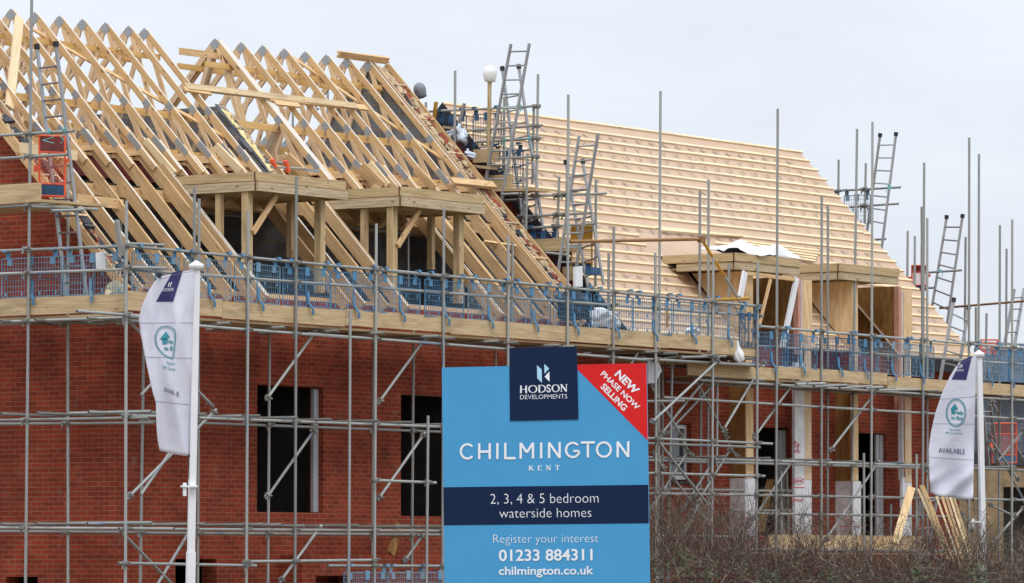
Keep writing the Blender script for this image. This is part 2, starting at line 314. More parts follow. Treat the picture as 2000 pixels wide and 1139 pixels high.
def wall(name, axis, const, u0, u1, z0, z1, holes, thick, material, parent, top=None):
    """wall on plane axis=const (outer face), thickness inwards, rectangular holes; top(u) optional for gables"""
    us = sorted({u0, u1, *[h[0] for h in holes], *[h[1] for h in holes]}); zs = sorted({z0, z1, *[h[2] for h in holes], *[h[3] for h in holes]})
    P = (lambda u, d, z: (u, const + d, z)) if axis == 'y' else (lambda u, d, z: (const + d, u, z))
    mb = MB()
    def hole(a, b, c, d): return any(a >= h[0] - 1e-6 and b <= h[1] + 1e-6 and c >= h[2] - 1e-6 and d <= h[3] + 1e-6 for h in holes)
    for a, b in zip(us, us[1:]):
        for c, d in zip(zs, zs[1:]):
            if hole(a, b, c, d): continue
            mb.quad(P(a, 0, c), P(b, 0, c), P(b, 0, d), P(a, 0, d)); mb.quad(P(b, thick, c), P(a, thick, c), P(a, thick, d), P(b, thick, d))
    for h in holes:
        a, b, c, d = h[:4]
        mb.quad(P(a, 0, c), P(a, 0, d), P(a, thick, d), P(a, thick, c)); mb.quad(P(b, 0, d), P(b, 0, c), P(b, thick, c), P(b, thick, d))
        mb.quad(P(a, 0, d), P(b, 0, d), P(b, thick, d), P(a, thick, d)); mb.quad(P(b, 0, c), P(a, 0, c), P(a, thick, c), P(b, thick, c))
    mb.quad(P(u0, 0, z1), P(u1, 0, z1), P(u1, thick, z1), P(u0, thick, z1))
    mb.quad(P(u0, 0, z0), P(u0, 0, z1), P(u0, thick, z1), P(u0, thick, z0)); mb.quad(P(u1, 0, z1), P(u1, 0, z0), P(u1, thick, z0), P(u1, thick, z1))
    return mb.build(name, material, parent, fixn=True)
# ------------------------------------------------------------------ ground
g = MB(); g.quad((-400, -400, 0), (600, -400, 0), (600, 600, 0), (-400, 600, 0)); o = g.build('ground', 'soil'); o['kind'] = 'structure'

# ------------------------------------------------------------------ house A: trusses on brick walls
TA, RY, RZ = 1.053, 4.2, 11.41
def zA(y): return RZ - TA * abs(y - RY)
SL = math.hypot(1, TA); DN = V((0, -TA, 1)) / SL            # normal of the front slope
HA = thing('house', 'red brick house under construction with open timber roof trusses and two flat dormer frames', 'house')
WX1 = at(502, 900, ('y', 0)).x; WX2 = at(632, 900, ('y', 0)).x; WX3 = at(783, 900, ('y', 0)).x; WX4 = WX3 + 1.82
WA = wall('wall', 'y', 0, 0, 12.72, 0, 6.54, [(WX1, WX2, 3.09, 5.14), (WX3, WX4, 3.06, 5.1), (WX4 + 1.2, WX4 + 2.6, 3.06, 5.1), (1.5, 2.55, 0, 2.33)], .3, 'brick', HA)
wall('wall', 'x', 0, .3, 8.4, 0, 6.54, [(1.55, 2.2, 0, 2.05)], .3, 'brick', HA)
gt = [(0, 0, 6.54), (0, 8.4, 6.54), (0, 8.4, zA(8.4) - .12), (0, RY, RZ - .12), (0, 0, zA(0) - .12)]
MB().prism(gt, (.215, 0, 0)).build('gable', 'brick', HA, True)
wall('wall', 'y', 8.1, .3, 12.42, 0, 6.62, [], .3, 'block', HA)
def blockg(x, t, name, material):
    pts = [(x, .3, 0), (x, 8.1, 0), (x, 8.4, zA(8.4) - .14), (x, RY, RZ - .14), (x, .02, zA(.02) - .14)]
    return MB().prism(pts, (t, 0, 0)).build(name, material, HA, True)
blockg(12.44, .15, 'gable', 'block')
pts = [(12.61, .3, 0), (12.61, 8.4, 0), (12.61, 8.4, zA(8.4) - .14), (12.61, RY, RZ - .14), (12.61, .02, zA(.02) - .14)]
MB().prism(pts, (.11, 0, 0)).build('gable', 'brick', HA, True)
# party wall with insulation strip on its sloping head
pw = [(6.12, .3, 0), (6.12, 8.1, 0), (6.12, 8.3, zA(8.3) - .04), (6.12, 5.6, 9.98), (6.12, 2.82, 9.98), (6.12, 1.62, zA(1.62) - .04), (6.12, 1.62, zA(1.62) - .25), (6.12, .05, zA(.05) - .25)]
PW = MB().prism(pw, (.24, 0, 0)).build('party_wall', 'block', HA, True)
def crumbs(name, material, parent, x, y0, y1, w, r, n, dz=0, sq=.6):
    mb = MB()
    for i in range(n):
        y = y0 + (y1 - y0) * (i + random.random()) / n; xx = x + random.uniform(-w, w); s = r * random.uniform(.5, 1.25)
        c = V((xx, y, zA(y) + dz + random.uniform(-.025, .025))); d = V((random.gauss(0, .35), 1, TA + random.gauss(0, .3))).normalized()
        side = (V((1, 0, 0)) + V((0, random.gauss(0, .3), random.gauss(0, .3))))
        mb.beam(c - d * s * random.uniform(.6, 1.3), c + d * s, side, s * random.uniform(.7, 1.3), s * sq * random.uniform(.7, 1.2))
    o = mb.build(name, material, parent); o['kind'] = 'stuff'; return o
def strip(name, material, parent, x0, x1, y0, y1, dz, th, n=40):
    """lumpy bed of mortar running up the slope"""
    mb = MB(); m_ = 5; k0 = mb.add([(x0 + (x1 - x0) * i / m_, y0 + (y1 - y0) * j / n, zA(y0 + (y1 - y0) * j / n) + dz + (random.uniform(-th, th) if 0 < i < m_ else -.05)) for j in range(n + 1) for i in range(m_ + 1)])
    for j in range(n):
        for i in range(m_): k = k0 + j * (m_ + 1) + i; mb.face((k, k + 1, k + m_ + 2, k + m_ + 1))
    return mb.build(name, material, parent)
mb = MB(); prev = None
yy = [1.75 + i * .05 for i in range(22)]
for i, y in enumerate(yy):
    q1, q2, q3 = (random.uniform(-1, 1) for _ in range(3)); c = V((6.25 + .025 * q1, y, zA(y) + .0 + .015 * q2)); rr = [c + V((math.cos(a) * (.06 + .025 * q3), 0, 0)) + DN * (math.sin(a) * (.05 + .02 * q2 + random.uniform(-.012, .012))) for a in [k * math.pi / 3 for k in range(6)]]
    k = mb.add(rr)
    if prev is not None:
        for j in range(6): mb.face((prev + j, prev + (j + 1) % 6, k + (j + 1) % 6, k + j), None, True)
    prev = k
mb.build('insulation_strip', 'insul', PW)
mb = MB()
for i in range(9):                                   # torn sleeves of black damp course along the head of the wall
    y = 1.7 + i * .115; p = V((6.13 + random.uniform(-.02, .04), y, zA(y) + .02)); mb.beam(p, p + V((random.uniform(-.05, .05), .24, .24 * TA)), (1, 0, 0), random.uniform(.05, .10), .02)
    p = p + V((.22, .06, .05)); mb.beam(p, p + V((random.uniform(-.03, .03), .2, .2 * TA)), (1, 0, 0), .07, .025)
mb.build('damp_course', 'slategrey', PW)['kind'] = 'stuff'
crumbs('mortar_bed', 'mortar', PW, 6.3, 1.7, 2.85, .07, .07, 60, .0)
# rooms: floors, ceiling and partitions that keep the inside dark
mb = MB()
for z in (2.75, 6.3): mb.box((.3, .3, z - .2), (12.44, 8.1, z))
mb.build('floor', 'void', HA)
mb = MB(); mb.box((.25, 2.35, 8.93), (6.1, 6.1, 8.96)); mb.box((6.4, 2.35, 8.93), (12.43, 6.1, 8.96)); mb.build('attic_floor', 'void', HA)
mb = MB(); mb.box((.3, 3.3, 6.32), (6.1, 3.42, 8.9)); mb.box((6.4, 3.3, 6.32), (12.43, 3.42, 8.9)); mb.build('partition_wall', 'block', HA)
mb = MB(); mb.quad((.05, 8.5, zA(8.5) + .01), (12.7, 8.5, zA(8.5) + .01), (12.7, 6.15, zA(6.15) + .01), (.05, 6.15, zA(6.15) + .01)); mb.build('rear_light_block', 'dark', HA)  # unseen dark sheet added to keep light out of the interior
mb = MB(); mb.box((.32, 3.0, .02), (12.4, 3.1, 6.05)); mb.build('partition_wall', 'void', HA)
for x in (WX2 + .3, WX4 + .3): mb = MB(); mb.box((x, .302, 2.76), (x + .1, 2.99, 6.05)); mb.build('partition_wall', 'void', HA)  # dark cross walls added so the window openings look black
# steel purlin with timber packing, ceiling joists under it
for (a, b_) in ((.25, 6.1), (6.4, 12.43)): SB = MB(); SB.box((a, 2.17, 8.50), (b_, 2.23, 8.82)); SB.box((a, 2.08, 8.48), (b_, 2.32, 8.5)); SB.build('steel_purlin', 'redsteel', HA)
for (a, b_) in ((.25, 6.1), (6.4, 12.43)): mb = MB(); mb.box((a, 2.12, 8.825), (b_, 2.28, 8.875)); mb.build('packing_timber', 'truss', HA)
for k in range(6):
    for (a, b_) in ((.3, 6.08), (6.42, 12.42)): mb = MB(); mb.box((a, 1.5 + k * .3, 8.12), (b_, 1.545 + k * .3, 8.30)); mb.build('ceiling_joist', 'truss', HA)
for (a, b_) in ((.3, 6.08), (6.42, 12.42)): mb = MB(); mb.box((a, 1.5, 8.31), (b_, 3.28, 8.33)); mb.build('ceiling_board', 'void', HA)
mb = MB(); mb.box((.3, .02, 6.545), (6.1, .12, 6.62)); mb.box((6.4, .02, 6.545), (12.4, .12, 6.62)); mb.build('wall_plate', 'truss', HA)

def slope_pt(x, y, d): return V((x, y, zA(y))) - DN * d if y <= RY else V((x, y, zA(y))) - V((0, TA, 1)) / SL * d
def make_truss(x, plies=1):
    for p in range(plies): pass
    mb = MB(); side = (1, 0, 0); t = .038
    for p in range(plies):
        xx = x + p * .039
        D = .105
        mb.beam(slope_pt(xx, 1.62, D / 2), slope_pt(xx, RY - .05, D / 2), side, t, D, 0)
        mb.beam(slope_pt(xx, 6.8, D / 2), slope_pt(xx, RY + .05, D / 2), side, t, D)
        mb.beam((xx, 1.95, 8.955), (xx, 6.45, 8.955), side, t - .002, .12)
        for s in (-1, 1):
            mb.beam((xx, RY + s * .05, RZ - .16), (xx, RY + s * .86, 9.0), side, t - .003, .085)
            mb.beam((xx, RY + s * 1.37, zA(RY + 1.37) - .13), (xx, RY + s * .93, 9.0), side, t - .003, .085)
            mb.beam((xx, RY + s * 1.42, zA(RY + 1.37) - .13), (xx, RY + s * 1.86, 9.0), side, t - .003, .085)
    return mb
PL = MB(); PL.beam((-.003, 0, -.075), (-.003, 0, .075), (1, 0, 0), .004, .15); plate_sq = None
def plate_mesh(wd, ht):
    mb = MB(); mb.beam((0, -wd / 2, 0), (0, wd / 2, 0), (1, 0, 0), .004, ht)
    me = bpy.data.meshes.new('nail_plate'); me.from_pydata(mb.v, [], mb.f); me.materials.append(MT['plate']); return me
PM1 = plate_mesh(.155, .155); PM2 = plate_mesh(.34, .10); PM3 = plate_mesh(.15, .12); PM4 = plate_mesh(.13, .10)
ANG = math.atan(TA)
def add_plates(tr, x):
    xo = x - .0215
    for (y, z, me, a) in ((RY, RZ - .135, PM1, math.pi / 4), (RY - 1.38, zA(RY - 1.38) - .08, PM3, ANG), (RY + 1.38, zA(RY + 1.38) - .08, PM3, -ANG), (RY - 2.12, zA(RY - 2.12) - .055, PM2, ANG), (RY + 2.12, zA(RY + 2.12) - .055, PM2, -ANG), (RY - .9, 8.985, PM4, 0), (RY + .9, 8.985, PM4, 0)):
        o = link('nail_plate', me, tr); o.location = (xo, y, z); o.rotation_euler = (a, 0, 0)
G1 = [.62, 1.24, 1.83, 2.42, 3.02, 3.66, 4.26, 4.87, 5.49, 5.92]
G2 = [7.88, 8.62, 9.24, 9.87, 10.49, 11.12, 11.74, 12.38]
for x in G1 + G2:
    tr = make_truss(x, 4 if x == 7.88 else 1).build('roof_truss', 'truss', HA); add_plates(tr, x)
def rafter(x, y0, y1, depth=.20, tw=.045, dd=0.0, material='rafter'):
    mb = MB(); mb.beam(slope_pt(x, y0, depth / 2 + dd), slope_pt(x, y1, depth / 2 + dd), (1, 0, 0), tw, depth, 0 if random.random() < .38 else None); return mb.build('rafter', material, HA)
for x in (.66, 1.28, 1.87, 2.46, 3.06, 3.30): rafter(x, -.42, 2.2 + random.uniform(-.1, .12))
rafter(3.35, -.42, 2.1)
for x in (3.71, 4.31, 4.92): rafter(x, 1.15, 2.15 + random.uniform(-.15, .1))
for x in (5.54, 5.97): rafter(x, -.42, 2.1)
for x in (6.62, 7.18): rafter(x, -.42, 2.15)
for x in (7.235, 8.05): rafter(x, -.42 if x < 7.5 else 1.1, 2.0)
for x in (8.67, 9.29): rafter(x, 1.1, 2.1)
rafter(8.73, 1.1, 1.95); rafter(4.36, 1.15, 1.9)
for x in (9.93, 10.00, 10.54, 11.17, 11.79, 12.40): rafter(x, -.42, 2.15 + random.uniform(-.15, .1))
rafter(10.59, -.42, 1.8, .15)
# timbers running along the roof
def along(name, pts, ws, wd, side=(0, 0, 1), material='truss', parent=None):
    mb = MB(); mb.beam(*pts, side, ws, wd); return mb.build(name, material, parent or HA)
for s in (-1, 1):
    along('binder', [(.2, RY + s * .30, 10.86), (5.95, RY + s * .30, 10.86)], .1, .03, material='binder')
    along('binder', [(7.2, RY + s * .30, 10.86), (12.4, RY + s * .30, 10.86)], .1, .03, material='binder')
    along('binder', [(.2, RY + s * 1.33, 9.74), (6.1, RY + s * 1.33, 9.74)], .12, .035, material='binder')
    along('binder', [(6.4, RY + s * 1.33, 9.74), (12.4, RY + s * 1.33, 9.74)], .12, .035, material='binder')
    along('binder', [(.2, RY + s * 1.75, 9.06), (6.1, RY + s * 1.75, 9.06)], .1, .035, material='binder')
    along('binder', [(6.4, RY + s * 1.75, 9.06), (12.4, RY + s * 1.75, 9.06)], .1, .035, material='binder')
p0 = V((0, RY, RZ)) - DN * .125
def onslope(px, py, d=.125): return atp(px, py, V((0, RY, RZ)) - DN * d, DN)
along('diagonal_brace', [onslope(60, 55), onslope(470, 285)], .025, .095, DN)
along('diagonal_brace', [onslope(553, 100), onslope(905, 338)], .025, .095, DN)
# ladders of timber along the two verges
def verge(xi, xo, name):
    mb = MB()
    for s in (0, 1):
        f = (lambda y: y) if s == 0 else (lambda y: 2 * RY - y)
        mb.beam(slope_pt(xo + .004 * s, f(-.45), .075), slope_pt(xo + .004 * s, f(RY - .03), .075), (1, 0, 0), .035, .15)
        mb.beam(slope_pt(xi + .004 * s, f(-.45), .06), slope_pt(xi + .004 * s, f(RY - .03), .06), (1, 0, 0), .04, .12)
        for k in range(7):
            y = f(.05 + k * .62); mb.beam(slope_pt(min(xi, xo) + .02, y, .05), slope_pt(max(xi, xo) - .02, y, .05), DN if s == 0 else V((0, TA, 1)), .09, .035)
    return mb.build(name, 'rafter', HA)
verge(.12, -.26, 'gable_ladder'); verge(12.50, 12.99, 'gable_ladder')
strip('verge_mortar', 'mortar', HA, -.22, .09, -.35, 4.19, -.10, .03); strip('verge_mortar', 'mortar', HA, 12.53, 12.96, -.3, 4.19, -.10, .035)
crumbs('verge_slates', 'dark', HA, -.05, -.3, 4.0, .07, .16, 44, -.07, .3); crumbs('verge_mortar', 'mortar', HA, -.12, -.3, 4.0, .06, .06, 60, -.06)
crumbs('verge_bricks', 'redchunk', HA, -.13, -.3, 4.0, .05, .09, 40, -.08, .5)
crumbs('verge_mortar', 'mortar', HA, 12.76, -.25, 3.9, .15, .08, 150, -.07); crumbs('verge_bricks', 'redchunk', HA, 12.80, -.25, 3.9, .09, .10, 40, -.085, .5)
crumbs('verge_slates', 'dark', HA, 12.66, -.25, 3.9, .06, .09, 40, -.06, .3)
# flat dormer roofs on posts
def dormer_a(x0, x1, y0, y1, z0, z1, posts):
    fr = MB(); h = (z1 - z0); zm = z0 + h * .53
    fr.box((x0, y0 + .075, zm), (x0 + .04, y1, z1)); fr.box((x0 - .02, y0 + .05, z0), (x0 + .03, y1 + .05, zm - .012))
    d = fr.build('dormer', 'treated', HA)
    f2 = MB(); f2.box((x0, y0, zm), (x1, y0 + .04, z1)); f2.box((x0 - .01, y0 - .03, z0), (x1 + .008, y0 + .015, zm - .012)); f2.build('fascia', 'treated', d)
    f2 = MB(); f2.box((x0 + .004, y0 + .042, zm), (x0 + .03, y0 + .073, z1)); f2.box((x0 - .006, y0 + .017, z0), (x0 + .03, y0 + .048, zm - .012)); f2.box((x0 + .012, y0 + .01, zm - .011), (x1, y0 + .03, zm - .001)); f2.build('end_grain_and_gap_shade', 'endgrain', d)  # end grain at the corner; long strip paints shade into the board gap
    f2 = MB(); f2.box((x1 - .04, y0 + .042, z0), (x1, y1, z1)); f2.build('fascia', 'treated', d)
    f3 = MB(); f3.box((x0 + .05, y0 + .05, z1 - .03), (x1 - .05, y1 + .2, z1 - .005)); f3.build('roof_deck', 'board', d)
    for k in range(6): f4 = MB(); f4.box((x0 + .045, y0 + .2 + k * .28, z0 + .02), (x1 - .045, y0 + .245 + k * .28, z1 - .035)); f4.build('joist', 'treated', d)
    for (x, y, sz, zb) in posts:
        p = MB(); p.box((x, y, zb), (x + sz, y + sz, z0 - .004)); p.build('post', 'treated', d)
    x, y, sz, zb = posts[0]
    b = MB(); b.beam((x + .1, y - .03, z0 - .66), (x + .72, y - .03, z0 - .02), (0, 1, 0), .04, .095); b.build('brace', 'rafter', d)
    mb = MB(); mb.beam((x0 - .01, y1 - .05, z1 + .004), (x1, y1 - .05, z1 + .004), (0, 1, 0), .3, .006); mb.build('felt_edge', 'dark', d)
    return d
dormer_a(3.33, 5.73, -.2, 1.52, 8.24, 8.55, [(3.34, 0.0, .13, 6.7), (5.30, 0.0, .13, 6.7), (3.36, .58, .1, 7.3), (5.32, .62, .1, 7.3)])
dormer_a(7.31, 9.71, -.2, 1.5, 8.24, 8.565, [(7.33, 0.0, .13, 6.7), (9.27, 0.0, .13, 6.7), (7.36, .6, .1, 7.3), (9.30, .6, .1, 7.3)])
# window liners and lower brick porch
mb = MB(); mb.box((WX2 - .135, .10, 3.1), (WX2 - .006, .16, 5.12)); mb.build('window_liner', 'greypvc', HA)
P = wall('porch_wall', 'y', -.45, at(590, 1090, ('y', -.45)).x, at(775, 1090, ('y', -.45)).x, 0, 2.40, [(at(617, 1128, ('y', -.45)).x, at(680, 1128, ('y', -.45)).x, 0, 2.06)], .2, 'brick', HA)
xa = at(590, 1090, ('y', -.45)).x; mb = MB(); mb.box((xa + .002, -.25, 0), (xa + .2, -.003, 2.40)); mb.build('porch_wall', 'brick', HA)
crumbs_m = MB()
xb = at(775, 1090, ('y', -.45)).x; mb = MB(); mb.box((xa + .201, -.249, 2.2), (xb, -.003, 2.38)); mb.build('porch_wall', 'brick', HA)

# ------------------------------------------------------------------ house B: felted and battened roof
TB, BY, BZ = 1.059, 3.8, 10.74
BX0, BX1 = 14.15, 26.86
def zB(y): return BZ - TB * abs(y - BY)
SLB = math.hypot(1, TB); DB = V((0, -TB, 1)) / SLB
HB = thing('house', 'red brick house with tan membrane and timber battens on its roof and two plywood dormers', 'house')
D1 = (17.42, 19.95); D2 = (21.19, 23.66)          # dormer roofs
o1 = [at(1480, 900, ('y', 0)).x, at(1543, 900, ('y', 0)).x]; o2 = [at(1672, 900, ('y', 0)).x, at(1732, 900, ('y', 0)).x]
w1 = [at(1311, 880, ('y', 0)).x, at(1350, 880, ('y', 0)).x]
wall('wall', 'y', 0, 14.35, 26.7, 0, 6.30, [(o1[0], o1[1], 2.8, 4.82), (o2[0], o2[1], 2.8, 4.80), (w1[0], w1[1], 3.77, 4.82)], .3, 'brick', HB)
for x, t in ((14.35, .24), (26.46, .24)):
    MB().prism([(x, .302, 0), (x, 7.6, 0), (x, 7.6, zB(7.6) - .1), (x, BY, BZ - .1), (x, .302, zB(.302) - .1)], (t, 0, 0)).build('gable', 'brick', HB, True)
wall('wall', 'y', 7.3, 14.6, 26.45, 0, 6.3, [], .3, 'block', HB)
mb = MB()
for z in (2.7, 6.25): mb.box((14.6, .31, z - .15), (26.44, 7.29, z))
mb.box((14.6, 2.2, .01), (26.44, 2.3, 2.5)); mb.box((14.6, 1.8, 2.71), (26.44, 1.9, 6.05)); mb.build('floor', 'void', HB)
# membrane, in bands cut round the dormers
mb = MB()
def sp(x, y, d=0): return V((x, y, zB(y))) + (DB if y <= BY else V((0, TB, 1)) / SLB) * d
YC = 1.15
for (xa_, xb_, ya, yb) in ((BX0, BX1, YC, BY), (BX0, 18.02, -.35, YC), (20.02, 21.84, -.35, YC), (23.66, BX1, -.35, YC)):
    nx = max(2, int((xb_ - xa_) / .3))
    for i in range(nx):
        a = xa_ + (xb_ - xa_) * i / nx; b_ = xa_ + (xb_ - xa_) * (i + 1) / nx
        mb.quad(sp(a, ya), sp(b_, ya), sp(b_, yb), sp(a, yb))
mb.quad(sp(BX1, 2 * BY + .3), sp(BX0, 2 * BY + .3), sp(BX0, BY), sp(BX1, BY))
mb.build('roof_membrane', 'membrane', HB)
for xx in (BX0 - .0, BX1 - .035):                    # barge boards
    for s in (0, 1):
        m2 = MB(); f = (lambda y: y) if s == 0 else (lambda y: 2 * BY - y)
        m2.beam(sp(xx + .017 + .004 * s, f(-.35), -.09), sp(xx + .017 + .004 * s, f(BY - .02), -.09), (1, 0, 0), .03, .17); m2.build('barge_board', 'pvc' if xx > 20 else 'dark', HB)
mb = MB(); mb.prism([sp(BX0 + .06, BY - .45, -.03), sp(BX0 + .06, BY, -.03), sp(BX0 + .06, 2 * BY - (BY - .45), -.03)], (.05, 0, 0)).build('gable_head', 'dark', HB, True)
mb = MB(); mb.prism([V((BX0 + .07, y, zB(y) - .03)) for y in (-.3, 3.5)] + [V((BX0 + .07, y, zB(y) - .36)) for y in (3.5, -.3)], (.05, 0, 0)).build('gable_edging', 'dark', HB, True)
NB = 23
cuts = ((17.9, 20.38), (21.75, 24.18))
for k in range(NB):
    y = BY - .03 - k * (BY + .33) / (NB - .5)
    segs = [(BX0 - .02, BX1 + random.uniform(.02, .10))]
    if y < YC:
        segs = [(BX0 - .02, 17.72 + .16 * max(0, YC - y) * 1.2 + random.uniform(-.08, .05)), (20.42 + random.uniform(-.03, .3), 21.72), (24.1, BX1 + random.uniform(.02, .1))]
    elif y < YC + .5: segs = [(BX0 - .02, 17.45 + random.uniform(-.2, .1)), (20.0, 21.15 + random.uniform(-.1, .1)), (23.75, BX1 + .05)]
    for (a, b_) in segs:
        m2 = MB(); x = a
        while x < b_ - .05:
            e = min(b_, x + random.uniform(3.3, 4.8)); j = random.uniform(-.006, .006)
            m2.beam(sp(x, y + j, .016), sp(e - .004, y + j * 2, .016), (0, 1, TB), .052, .03); x = e
        m2.build('batten', 'batten', HB)
# printed marks on the membrane
ink = MB()
def stroke(x, y, pts, wd=.011):
    wd *= .68; P2 = [sp(x + a, y + b_ / SLB, .004) for a, b_ in pts]
    for p, q in zip(P2, P2[1:]):
        d = (q - p).normalized(); s_ = d.cross(DB) * wd / 2; ink.quad(p - s_, q - s_, q + s_, p + s_)
yrow = BY - .03; dyb = (BY + .33) / (NB - .5)
for k in range(NB - 2):
    ph = k % 5; yc = yrow - (k + .5) * dyb
    if ph == 0: continue
    x = BX0 + .3 + .21 * ph
    while x < BX1 - .5:
        blocked = yc < YC + .35 and (17.3 < x < 20.4 or 21.0 < x < 24.2)
        if not blocked:
            if ph == 1:
                for a in range(5):
                    t = a * .63 + .3; stroke(x, yc, [(-.085 * math.cos(t) * (1 + .5 * (a == 0)), -.07 * math.sin(t)), (.085 * math.cos(t) * (1 + .5 * (a == 2)), .07 * math.sin(t))], .013)
                stroke(x, yc, [(.13, -.05), (.16, .05)], .012)
            elif ph == 2: stroke(x, yc, [(-.1, .07), (-.06, .0), (-.05, -.06), (-.02, .02), (.04, .06), (.07, .05)], .020); stroke(x, yc, [(-.12, .0), (-.09, -.02)], .012)
            elif ph == 3: stroke(x, yc, [(-.1, .04), (-.07, -.05), (-.02, -.07), (.03, -.01), (.06, .06), (.1, .04), (.09, -.02), (.05, -.03)], .022)
            else:
                for a in range(3): stroke(x + a * .055, yc, [(-.07, .05), (-.01, -.05)], .012)
        x += .47
ink.build('printed_marks', 'ink', HB)
# eaves
mb = MB(); mb.box((24.25, -.34, 6.06), (BX1, -.30, 6.30)); mb.build('fascia_board', 'dark', HB)
# dormers and the timber bays below them
def dormer_b(x0, x1, xl, xr, label):
    z0, z1 = 7.68, 7.985; zm = 7.83
    c = MB(); c.prism([(xl, -.34, 6.05), (xl, -.34, z0 - .005), (xl, .82, z0 - .005), (xl, -.34 + .02, zB(-.32) + .0)], (.018, 0, 0)); d = c.build('dormer', 'ply', HB, True)
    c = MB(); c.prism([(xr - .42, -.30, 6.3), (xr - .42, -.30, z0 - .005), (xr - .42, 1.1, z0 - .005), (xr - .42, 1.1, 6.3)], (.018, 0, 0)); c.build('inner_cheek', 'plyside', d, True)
    c = MB(); c.box((x0, -.52, zm), (x1 - .22, -.48, z1)); c.box((x0 + .02, -.5, z0), (x1 - .22, -.46, zm - .012)); c.build('fascia', 'treated', d)
    c = MB(); c.box((x0, -.444, zm), (x0 + .04, 1.1, z1)); c.box((x0 + .02, -.424, z0), (x0 + .06, .8, zm - .012)); c.build('fascia', 'treated', d)
    c = MB(); c.box((x0 + .003, -.478, zm), (x0 + .036, -.446, z1)); c.box((x0 + .024, -.458, z0), (x0 + .05, -.426, zm - .012)); c.box((x0 + .03, -.479, zm - .011), (x1 - .23, -.465, zm - .001)); c.build('end_grain_and_gap_shade', 'endgrain', d)  # corner end grain, then a dark strip as painted shade between the boards
    c = MB(); c.box((x0 + .042, -.476, z1 - .025), (x1 - .22, 1.18, z1 - .005)); c.build('roof_deck', 'dark', d)
    c = MB(); c.box((x0 + .08, -.44, z0 + .03), (x1 - .24, 1.0, z0 + .06)); c.build('soffit', 'treated', d)
    c = MB(); c.box((xl - .004, -.37, 3.85), (xl + .25, -.343, z0 - .006)); c.build('jamb_board', 'ply', d)
    c = MB(); c.box((xr - .32, -.37, 6.55), (xr, -.343, z0 - .06)); c.box((xr - .27, -.365, 3.85), (xr - .03, -.343, 6.4)); c.build('jamb_board', 'ply', d)
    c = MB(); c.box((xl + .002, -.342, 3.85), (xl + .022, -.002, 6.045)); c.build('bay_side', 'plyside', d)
    c = MB(); c.box((xr - .44, -.33, 5.2 if xl > 20 else 6.2), (xr - .345, -.22, z0 - .01)); c.build('insulation_strip', 'pink', d)
    c = MB(); c.box((xr - .35, -.352, 3.4 if xl < 20 else 3.9), (xr - .322, -.25, z0 - .08)); c.build('wrap_edge', 'wrap', d)
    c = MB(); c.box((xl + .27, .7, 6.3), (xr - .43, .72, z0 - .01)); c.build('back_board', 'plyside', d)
    for k, x in enumerate((xl + 1.05, xl + 1.45)): c = MB(); c.box((x, .5, 6.3), (x + .1, .56, z0 - .02)); c.build('stud', 'treated', d)
    c = MB(); c.beam((xl + .35, .3, 7.25), (xl + 1.45, .3, 6.3), (0, 1, 0), .05, .2); c.build('strut', 'treated', d)
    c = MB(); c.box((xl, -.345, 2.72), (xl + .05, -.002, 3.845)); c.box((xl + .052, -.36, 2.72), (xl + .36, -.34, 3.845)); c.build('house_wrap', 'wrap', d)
    c = MB(); wl = xr - (.63 if xl < 20 else .38); c.box((wl, -.36, 2.72), (xr - .02, -.30, 3.845)); c.box((wl, -.358, 3.846), (xr - .272, -.30, 3.95 if xl > 20 else 6.05)); c.build('house_wrap', 'wrap', d)
    return d
dA = dormer_b(D1[0], D1[1], 18.0, 20.38, ''); dB = dormer_b(D2[0], D2[1], 21.84, 24.18, '')
# window with white frame, door-sized openings with grey liners
m2 = MB(); a, b_ = w1; m2.box((a, .10, 3.80), (a + .06, .17, 4.80)); m2.box((b_ - .06, .10, 3.80), (b_, .17, 4.80)); m2.box((a + .06, .10, 4.73), (b_ - .06, .17, 4.80)); m2.box((a + .06, .10, 3.80), (b_ - .06, .17, 3.87)); wf = m2.build('window', 'pvc', HB)
m2 = MB(); m2.box((a + .06, .13, 3.87), (b_ - .06, .14, 4.73)); m2.build('pane', 'glass', wf)
m2 = MB(); m2.box((a - .05, -.06, 3.72), (b_ + .08, .095, 3.765)); m2.build('sill', 'dark', wf)
for q in (o1, o2):
    m2 = MB()
    for k in range(4): m2.box((q[1] - .30 + k * .075, .06 + .012 * (k % 2), 2.8), (q[1] - .235 + k * .075, .10, 4.78))
    m2.build('cavity_liner', 'greypvc', HB)
pth = MB()
m2 = MB(); m2.box((17.75, -.72, 2.52), (24.0, -.68, 2.78)); 

# ------------------------------------------------------------------ house C far right
HC = thing('house', 'grey tile hung house with buff brick base behind the scaffold at the right edge', 'house')
wall('wall', 'y', 2.0, 30.2, 44, 0, 4.35, [(32.2, 36, 0, 3.9)], .3, 'yellowbrick', HC)
MB().box((30.15, 1.93, 4.36), (44, 2.05, 4.62)).build('fascia_board', 'dark', HC)
wall('tile_hanging', 'y', 1.97, 30.2, 44, 4.62, 6.3, [], .3, 'slate', HC)
MB().prism([(30.25, 2.31, 0), (30.25, 9, 0), (30.25, 9, 6.3), (30.25, 5.6, 9.0), (30.25, 2.31, 6.3)], (.25, 0, 0)).build('gable', 'brick', HC, True)
mb = MB(); mb.prism([(31.6, 1.6, 6.1), (33.2, 2.7, 6.95), (33.2, 5.2, 6.2)], (12, 0, 0)); mb.build('roof', 'slate', HC, True)
MB().box((30.3, 3, .01), (44, 3.1, 4.5)).build('partition_wall', 'void', HC)
